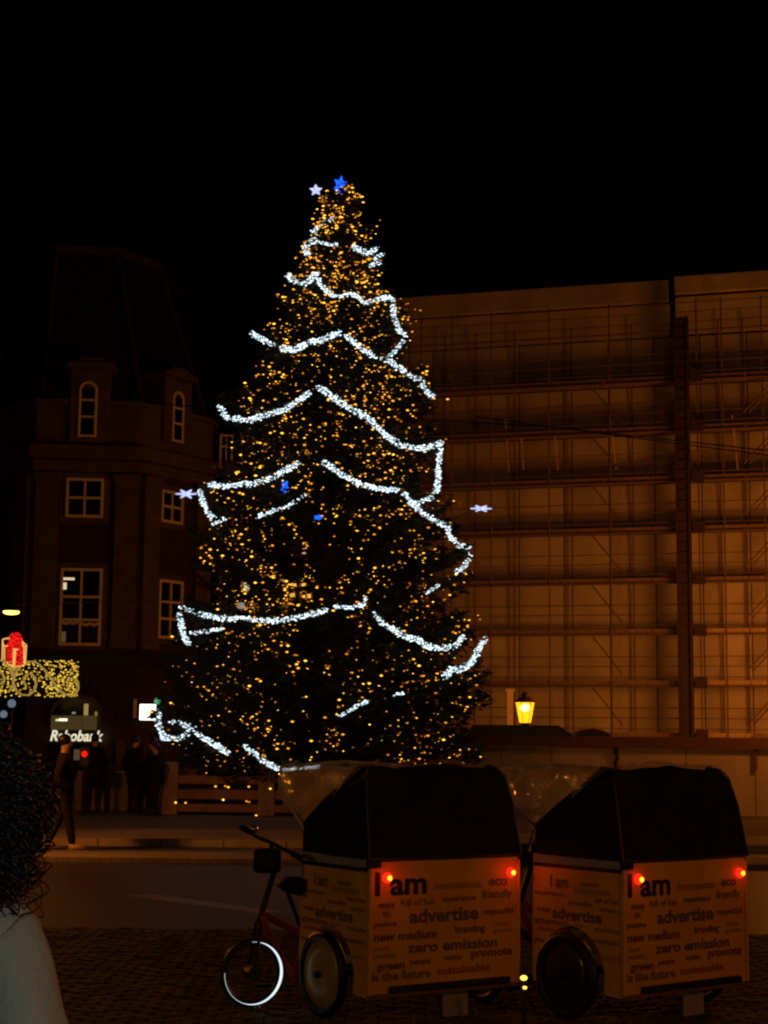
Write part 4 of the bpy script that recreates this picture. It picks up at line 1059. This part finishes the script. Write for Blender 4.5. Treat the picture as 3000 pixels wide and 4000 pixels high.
SIDEW = [('I am', .22, .42, .16, .09, m_ink_b, .03), ('respectful', .55, .75, .13, .035, m_ink_b, .02), ('Amsterdammatic', .48, .88, .19, .055, m_ink_s, .012), ('experience', .04, .38, .23, .035, m_ink_g, .02),
 ('full of fun', .70, .95, .245, .035, m_ink_b, .02), ('branding', .42, .68, .285, .035, m_ink_b, .02), ('urban', .76, .94, .31, .035, m_ink_g, .02), ('advertise', .24, .78, .40, .085, m_ink_v, .03), ('green', .06, .22, .36, .035, m_ink_b, .02),
 ('attention', .04, .42, .455, .05, m_ink_b, .02), ('mobility', .70, .97, .46, .03, m_ink_g, .02), ('new', .48, .60, .45, .035, m_ink_s, .02), ('sustainable', .08, .40, .51, .04, m_ink_r, .02), ('zero emission', .40, .95, .55, .04, m_ink_v, .02),
 ('people', .04, .28, .60, .04, m_ink_b, .02), ('friendly', .50, .75, .62, .04, m_ink_v, .02), ('positive', .72, .97, .665, .035, m_ink_s, .02)]
tcache = {}
def put_words(words, parent, origin, ux, uz, W_, H_):
    """origin = top-left corner, ux = unit vector along the text, panel W_ x H_; letters join into one mesh per ink"""
    groups = {}
    n = ux.cross(uz)
    for (s_, u0, u1, v, capf, m_, bold) in words:
        key = (s_, bold); mb = MB()
        if key not in tcache:
            me = text_mesh('t', s_, 1, None, 0, 0, bold); tcache[key] = ([tuple(x.co) for x in me.vertices], [tuple(p.vertices) for p in me.polygons])
        vs, fs = tcache[key]; x0 = min(a[0] for a in vs); x1 = max(a[0] for a in vs)
        kx = (u1 - u0) * W_ / (x1 - x0); kz = capf * H_ / .70
        mb.add([origin + ux * (u0 * W_ + (a[0] - x0) * kx) + uz * (-v * H_ + a[1] * kz) for a in vs], fs)
        mesh_obj('lettering', mb.mesh('lettering', m_), parent)

def wheel(parent, c, axis_dir, r, disc_m, lean=0.0, name='wheel', spoke=False, tyre=.028):
    """axis_dir: unit vector of the axle in the parent's frame"""
    a = Vector(axis_dir).normalized(); b = Vector((0, 0, 1)) - a * a.z; b.normalize(); c3 = a.cross(b)
    M = Matrix((b, c3, a)).transposed()
    t = MB(); t.tube([Vector(c) + M @ Vector(((r - tyre) * cos(2 * pi * k / 40), (r - tyre) * sin(2 * pi * k / 40), 0)) for k in range(40)], tyre, 8, closed=True)
    w = t.build(name, m_rubber, parent, True)
    if spoke:
        s = MB()
        for k in range(20):
            an = 2 * pi * k / 20; s.tube([Vector(c) + M @ Vector((0, 0, .02 * (-1) ** k)), Vector(c) + M @ Vector(((r - .06) * cos(an), (r - .06) * sin(an), 0))], .0015, 3)
        s.build('spokes', m_dark, w)
        MB().tube([Vector(c) - a * .05, Vector(c) + a * .05], .045, 12).build('hub', m_dark, w)
    else:
        s = MB(); s.lathe([(.0, -.018), (.05, -.03), (r * .55, -.022), (r - .045, -.008), (r - .045, .008), (r * .55, .022), (.05, .03), (0, .018)], c, 36, M=M); s.build('disc', disc_m, w, True)
        MB().tube([Vector(c) - a * .06, Vector(c) + a * .06], .022, 10).build('hub', m_dark, w)
    return w, M
def rickshaw(label, loc, rz, disc_m, tail_e, seed, ring=True):
    t = thing('rickshaw', label, 'rickshaw', loc, rz, 'cycle rickshaws parked on the square')
    W_ = 1.14; z0, z1 = .165, .965; Ls = .80; zb = z0
    bm_ = MB()     # tub: rear panel at y=0, open front, side cut round the wheel
    rearp = MB().box((0, .0125, (z0 + z1) / 2), (W_, .025, z1 - z0)); rearp.build('rear_panel', m_yellow, t, bevel=.004)
    for s_ in (-1, 1):
        pts = [(.03, .165), (.14, .17)]
        for k in range(11):
            an = R(-15 + 210 * k / 10); pts.append((.44 - .285 * cos(an) * 1.0, .26 + .30 * sin(an)))
        pts += [(.80, .20), (Ls, .30), (Ls - .02, z1 + .02), (.03, z1)]
        pts = [(min(y_, Ls), max(z_, .16)) for y_, z_ in pts]
        xx = s_ * (W_ / 2)
        MB().poly([(xx, y_, z_) for y_, z_ in pts], (-.025 * s_, 0, 0)).build('side_panel', m_yellow, t)
    MB().box((0, .42, .30), (W_ - .3, .72, .03)).build('floor', m_dark, t)
    MB().box((0, .35, .58), (W_ - .12, .42, .10)).build('seat', m_black, t, bevel=.02)
    MB().box((0, .12, .80), (W_ - .12, .1, .40)).build('backrest', m_black, t, bevel=.02)
    MB().box((.03, -.02, z0 + .045), (W_ * .80, .04, .04)).build('bumper', m_dark, t, bevel=.008)
    # hood
    hw = W_ / 2 + .01; tw = hw - .045
    prof = [(-.015, .972), (.10, 1.50), (.19, 1.535), (.76, 1.15), (.76, .985)]
    sec = []
    n = 7; hood = MB(); vsL = []; rr = random.Random(seed)
    ring_pts = []
    rows_ = [(-.015, .972, hw), (.01, 1.10, hw - .008), (.05, 1.30, hw - .02), (.10, 1.47, tw), (.13, 1.52, tw - .04), (.24, 1.535, tw - .04), (.40, 1.42, tw - .02), (.58, 1.29, hw - .02), (.76, 1.16, hw)]
    nx = 12; V_ = []
    for (y_, z_, w_) in rows_:
        for i in range(nx + 1):
            x_ = -w_ + 2 * w_ * i / nx; e = .012 * sin(pi * i / nx * 3 + y_ * 9) + rr.uniform(-.006, .006)
            V_.append((x_, y_ + e * (.6 if z_ < 1.5 else .1), z_ + (e if z_ > 1.0 else 0)))
    # only the rear skin (first six rows) spans across; the sloping front edge is open for passengers
    F_ = [(r_ * (nx + 1) + i, r_ * (nx + 1) + i + 1, (r_ + 1) * (nx + 1) + i + 1, (r_ + 1) * (nx + 1) + i) for r_ in range(5) for i in range(nx)]
    hood.add(V_, F_)
    for s_ in (-1, 1):
        pr = [(y_, z_, w_) for y_, z_, w_ in rows_] + [(.76, .985, hw)]
        hood.poly([(s_ * (w_ - .002), y_, z_) for y_, z_, w_ in pr], (-.008 * s_, 0, 0))
    hood.build('hood', m_black, t)
    for s_ in (-1, 1):
        MB().tube([(s_ * (w_ + .004), y_ - .004, z_ + .004) for y_, z_, w_ in rows_], .007, 6).build('hood_piping', m_piping, t)
    MB().tube([(-hw, -.022, .985), (0, -.03, .978), (hw, -.022, .985)], .008, 6).build('hood_hem', m_piping, t)
    MB().box((-W_ / 2 + .02, -.016, .955), (.10, .03, .05)).build('hood_strap', m_black, t, bevel=.006)
    MB().box((0, -.006, z0 + .012), (W_ + .004, .03, .022)).build('edge_trim', m_ink_b, t)
    for s_ in (-1, 1): MB().box((s_ * (W_ / 2 - .004), -.004, (z0 + z1) / 2), (.022, .03, z1 - z0 - .03)).build('corner_trim', m_yellow, t, bevel=.006)
    for s_ in (-1, 1):
        MB().box((s_ * (W_ / 2 + .012), .38, .955), (.012, .74, .045)).build('hood_trim', m_grey, t)
        MB().box((s_ * (W_ / 2 + .012), .38, .918), (.014, .76, .022)).build('hood_trim', m_dark, t)
    # clear rain cover on a bow
    xw = tw - .02
    P0, P1, P2, P3 = (.15, 1.545), (1.16, 1.515), (1.14, 1.37), (.755, 1.15)
    film = MB(); nn = 8; VV = []
    for i in range(nn + 1):
        for j in range(nx + 1):
            t_ = i / nn; y_ = P0[0] + (P1[0] - P0[0]) * t_; z_ = P0[1] + (P1[1] - P0[1]) * t_ - .05 * sin(pi * t_) + rr.uniform(-.012, .012)
            VV.append((-xw + 2 * xw * j / nx, y_, z_ + .03 * sin(pi * j / nx)))
    film.add(VV, [(i * (nx + 1) + j, i * (nx + 1) + j + 1, (i + 1) * (nx + 1) + j + 1, (i + 1) * (nx + 1) + j) for i in range(nn) for j in range(nx)])
    for s_ in (-1, 1):
        quad = [P0, P1, P2, P3]; VV = []
        for i in range(nn + 1):
            for j in range(7):
                u_, v_ = i / nn, j / 6
                top = (P0[0] + (P1[0] - P0[0]) * u_, P0[1] + (P1[1] - P0[1]) * u_ - .05 * sin(pi * u_)); bot = (P3[0] * .30 + P3[0] * .7 + (P2[0] - P3[0]) * u_, P3[1] + (P2[1] - P3[1]) * u_)
                y_ = top[0] + (bot[0] - top[0]) * v_; z_ = top[1] + (bot[1] - top[1]) * v_
                VV.append((s_ * (xw + .0 + .035 * v_ + .02 * sin(u_ * 7 + v_ * 5) * sin(pi * v_)), y_, z_))
        film.add(VV, [(i * 7 + j, i * 7 + j + 1, (i + 1) * 7 + j + 1, (i + 1) * 7 + j) for i in range(nn) for j in range(6)])
    VV = []
    for i in range(nx + 1):
        for j in range(7):
            v_ = j / 6; VV.append((-xw + 2 * xw * i / nx, P1[0] + (P2[0] - P1[0]) * v_ + .02 * sin(i * 1.3 + j), P1[1] + (P2[1] - P1[1]) * v_ * 1.8))
    film.add(VV, [(i * 7 + j, i * 7 + j + 1, (i + 1) * 7 + j + 1, (i + 1) * 7 + j) for i in range(nx) for j in range(6)])
    film.build('rain_cover', m_film, t, True)
    bow = MB()
    for s_ in (-1, 1):
        bow.tube([(s_ * (hw - .01), .745, 1.12), (s_ * (xw + .02), P2[0], P2[1]), (s_ * xw, P1[0], P1[1])], .011, 6)
    bow.tube([(-xw, P1[0], P1[1]), (0, P1[0] + .02, P1[1] + .03), (xw, P1[0], P1[1])], .011, 6)
    bow.build('cover_bow', mat('pale_piping', (.55, .52, .45), .3), t)
    # lettering
    put_words(WORDS, t, Vector((-W_ / 2, -.004, z1)), Vector((1, 0, 0)), Vector((0, 0, 1)), W_, z1 - z0)
    put_words(SIDEW, t, Vector((-W_ / 2 - .003, Ls, z1 - .05)), Vector((0, -1, 0)), Vector((0, 0, 1)), Ls, z1 - z0)
    # tail lamps
    for x_, dz in ((-W_ / 2 + .115, -.095), (W_ / 2 - .075, -.095)):
        c = (x_, -.012, z1 + dz)
        tl = MB().lathe([(.030, 0), (.034, -.012), (.024, -.03), (.0, -.032)], c, 14, 'Y').build('tail_lamp', m_tailr, t, True)
        MB().lathe([(.014, 0), (.016, -.01), (.0, -.016)], (c[0], c[1] - .03, c[2]), 10, 'Y').build('tail_lamp_core', m_tail, tl, True)
        ld = bpy.data.lights.new('tail_lamp_light', 'POINT'); ld.energy = tail_e; ld.color = (1, .03, .01); ld.shadow_soft_size = .02
        lo = bpy.data.objects.new('tail_lamp_light', ld); col.objects.link(lo); lo.parent = t; lo.location = (c[0], c[1] - .10, c[2])
    # wheels
    for s_ in (-1, 1): wheel(t, (s_ * (W_ / 2 + .045), .44, .262), (1, 0, 0), .262, disc_m, tyre=.03)
    MB().tube([(-W_ / 2, .44, .26), (W_ / 2, .44, .26)], .018, 8).build('axle', m_dark, t)
    MB().box((.12, .06, .09), (.19, .008, .17)).build('mudflap', m_plate, t)
    # cycle front end
    inv = Matrix.Rotation(-RZ1, 4, 'Z') @ Matrix.Translation(-Vector(LOC1))
    hinge = Vector((-.25, .70, 0))
    post_ = Matrix.Identity(4) if ring else Matrix.Translation(Vector((.25, .05, 0))) @ Matrix.Translation(hinge) @ Matrix.Rotation(R(-62), 4, 'Z') @ Matrix.Translation(-hinge)
    inv = post_ @ inv
    def W(px, py, Y): return inv @ P(px, py, Y)
    fc = W(985, 3800, 10.7); crownp = W(1012, 3590, 10.72); stem = W(1072, 3395, 10.78); bar0 = W(944, 3232, 11.0); bar1 = W(1176, 3352, 10.6)
    barc = bar0.lerp(bar1, .5)
    forkn = (crownp - fc).normalized()
    ax_ = Vector((cos(RZ1 * -1) * 0, 0, 0))
    heading = (inv.to_3x3() @ Vector((-.86, -.42, .06))).normalized(); axle = heading.cross(forkn).normalized()
    w, M = wheel(t, fc, axle, .213, m_dark, name='front_wheel', spoke=True, tyre=.022)
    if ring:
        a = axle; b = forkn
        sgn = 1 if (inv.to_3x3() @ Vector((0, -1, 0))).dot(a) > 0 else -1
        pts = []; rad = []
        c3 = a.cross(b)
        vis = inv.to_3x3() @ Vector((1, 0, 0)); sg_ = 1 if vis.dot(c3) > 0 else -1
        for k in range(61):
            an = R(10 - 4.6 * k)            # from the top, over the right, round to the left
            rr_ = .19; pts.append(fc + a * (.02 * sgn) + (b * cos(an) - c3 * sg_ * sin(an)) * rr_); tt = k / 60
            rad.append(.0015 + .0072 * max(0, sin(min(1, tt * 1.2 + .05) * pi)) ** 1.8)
        MB().tube(pts, rad, 6).build('flash_shine_band', m_ring, w)  # no lamp: glow stands in for flash returned by the reflective tyre band
    fk = MB()
    for s_ in (-1, 1): fk.tube([fc + axle * .05 * s_, crownp + axle * .04 * s_ - forkn * .03, crownp], .012, 6)
    fk.tube([crownp - forkn * .02, stem], .02, 8); fk.tube([stem, barc], .014, 8); fk.build('fork', m_dark, t)
    MB().tube([bar0, bar0.lerp(barc, .6) + Vector((0, 0, -.01)), barc, bar1.lerp(barc, .5), bar1], .013, 8).build('handlebar', m_dark, t)
    for e, f in ((bar0, barc), (bar1, barc)):
        MB().tube([e, e.lerp(f, .28)], .021, 8).build('grip', m_rubber, t)
    MB().ball(bar0.lerp(barc, .42) + Vector((0, 0, .03)), .028, 10, 6).build('bell', m_chrome, t, True)
    q = stem.lerp(barc, .45)
    MB().box(q + (inv.to_3x3() @ Vector((-.03, -.03, -.02))), (.17, .14, .15), rz=-RZ1).build('front_bag', m_black, t, bevel=.02)
    hd_ = crownp.lerp(stem, .12); e1 = W(1190, 3655, 10.95) - Vector((0, .1, .12)); e2 = W(1150, 3832, 10.85)
    fr_ = MB(); fr_.tube([hd_, e1 + Vector((.0, .10, .12))], .022, 8); fr_.tube([hd_ - forkn * .02, hd_.lerp(e2, .6) + Vector((0, 0, -.03)), e2], .024, 8)
    fr_.tube([e1 + Vector((0, .1, .12)), e2], .018, 8); fr_.build('cycle_frame', m_red, t)
    sp = e1.lerp(hd_, .45)
    MB().tube([e1 + Vector((0, .1, .1)), sp + Vector((0, .05, .3))], .014, 8).build('seat_post', m_dark, t)
    MB().tube([sp + Vector((.02, -.08, .32)), sp + Vector((0, .05, .325)), sp + Vector((-.01, .14, .32))], [.06, .05, .02], 8).build('saddle', m_black, t, True)
    cr = e2 + Vector((-.02, .05, -.05))
    MB().tube([cr, cr + Vector((-.12, .06, .02))], .009, 6).build('crank', m_chrome, t); MB().box(cr + Vector((-.14, .06, .02)), (.09, .05, .02)).build('pedal', m_dark, t)
    return t
TH1, TH2 = 34, 38.5
WY = .44
RZ1 = R(TH1)
def place(px, py_ground, th, side_w=1.14):
    """left rear wheel touches the ground at this photo pixel"""
    p = G(px, py_ground, .0); f = Vector((-sin(R(th)), cos(R(th)), 0)); r_ = Vector((cos(R(th)), sin(R(th)), 0))
    return p - f * WY + r_ * (side_w / 2 + .045)
LOC1 = place(1258, 3984, TH1); LOC1.z = .012
rickshaw('cycle rickshaw nearest the tree with a reflective band painted shining white on its front wheel', LOC1, RZ1, m_disc, .16, 3)
LOC2 = place(2214, 3988, TH2); LOC2.z = .012
rickshaw('yellow cycle rickshaw on the right with black wheel discs', LOC2, R(TH2), m_discdark, .05, 9, ring=False)
# amber marker lamps seen between the two rickshaws
for k, (x_, y_, r_) in enumerate(((2040, 3820, .016), (2044, 3858, .01))):
    q = P(x_ + 6, y_, 10.3)
    t = thing('marker_lamp', ('upper' if k == 0 else 'lower') + ' small amber marker lamp between the two rickshaws', 'lamp', q, group='amber marker lamps')
    MB().ball((0, 0, 0), (r_ * 1.4, r_, r_), 10, 6).build('lens', m_amblamp, t, True); MB().tube([(0, .02, 0), (0, .02, -q.z)], .007, 6).build('stalk', m_dark, t)

q = G(1008, 3968, .0)
fo_ = thing('crumpled_foil', 'tiny shiny crumpled foil scrap on the cobbles below the front wheel', 'litter', (q.x, q.y, .03))
fb = MB().ball((0, 0, .012), (.028, .022, .016), 9, 6)
fb.v = [(x * rnd.uniform(.7, 1.3), y * rnd.uniform(.7, 1.3), z * rnd.uniform(.8, 1.3)) for x, y, z in fb.v]
fb.build('foil', m_chrome, fo_)
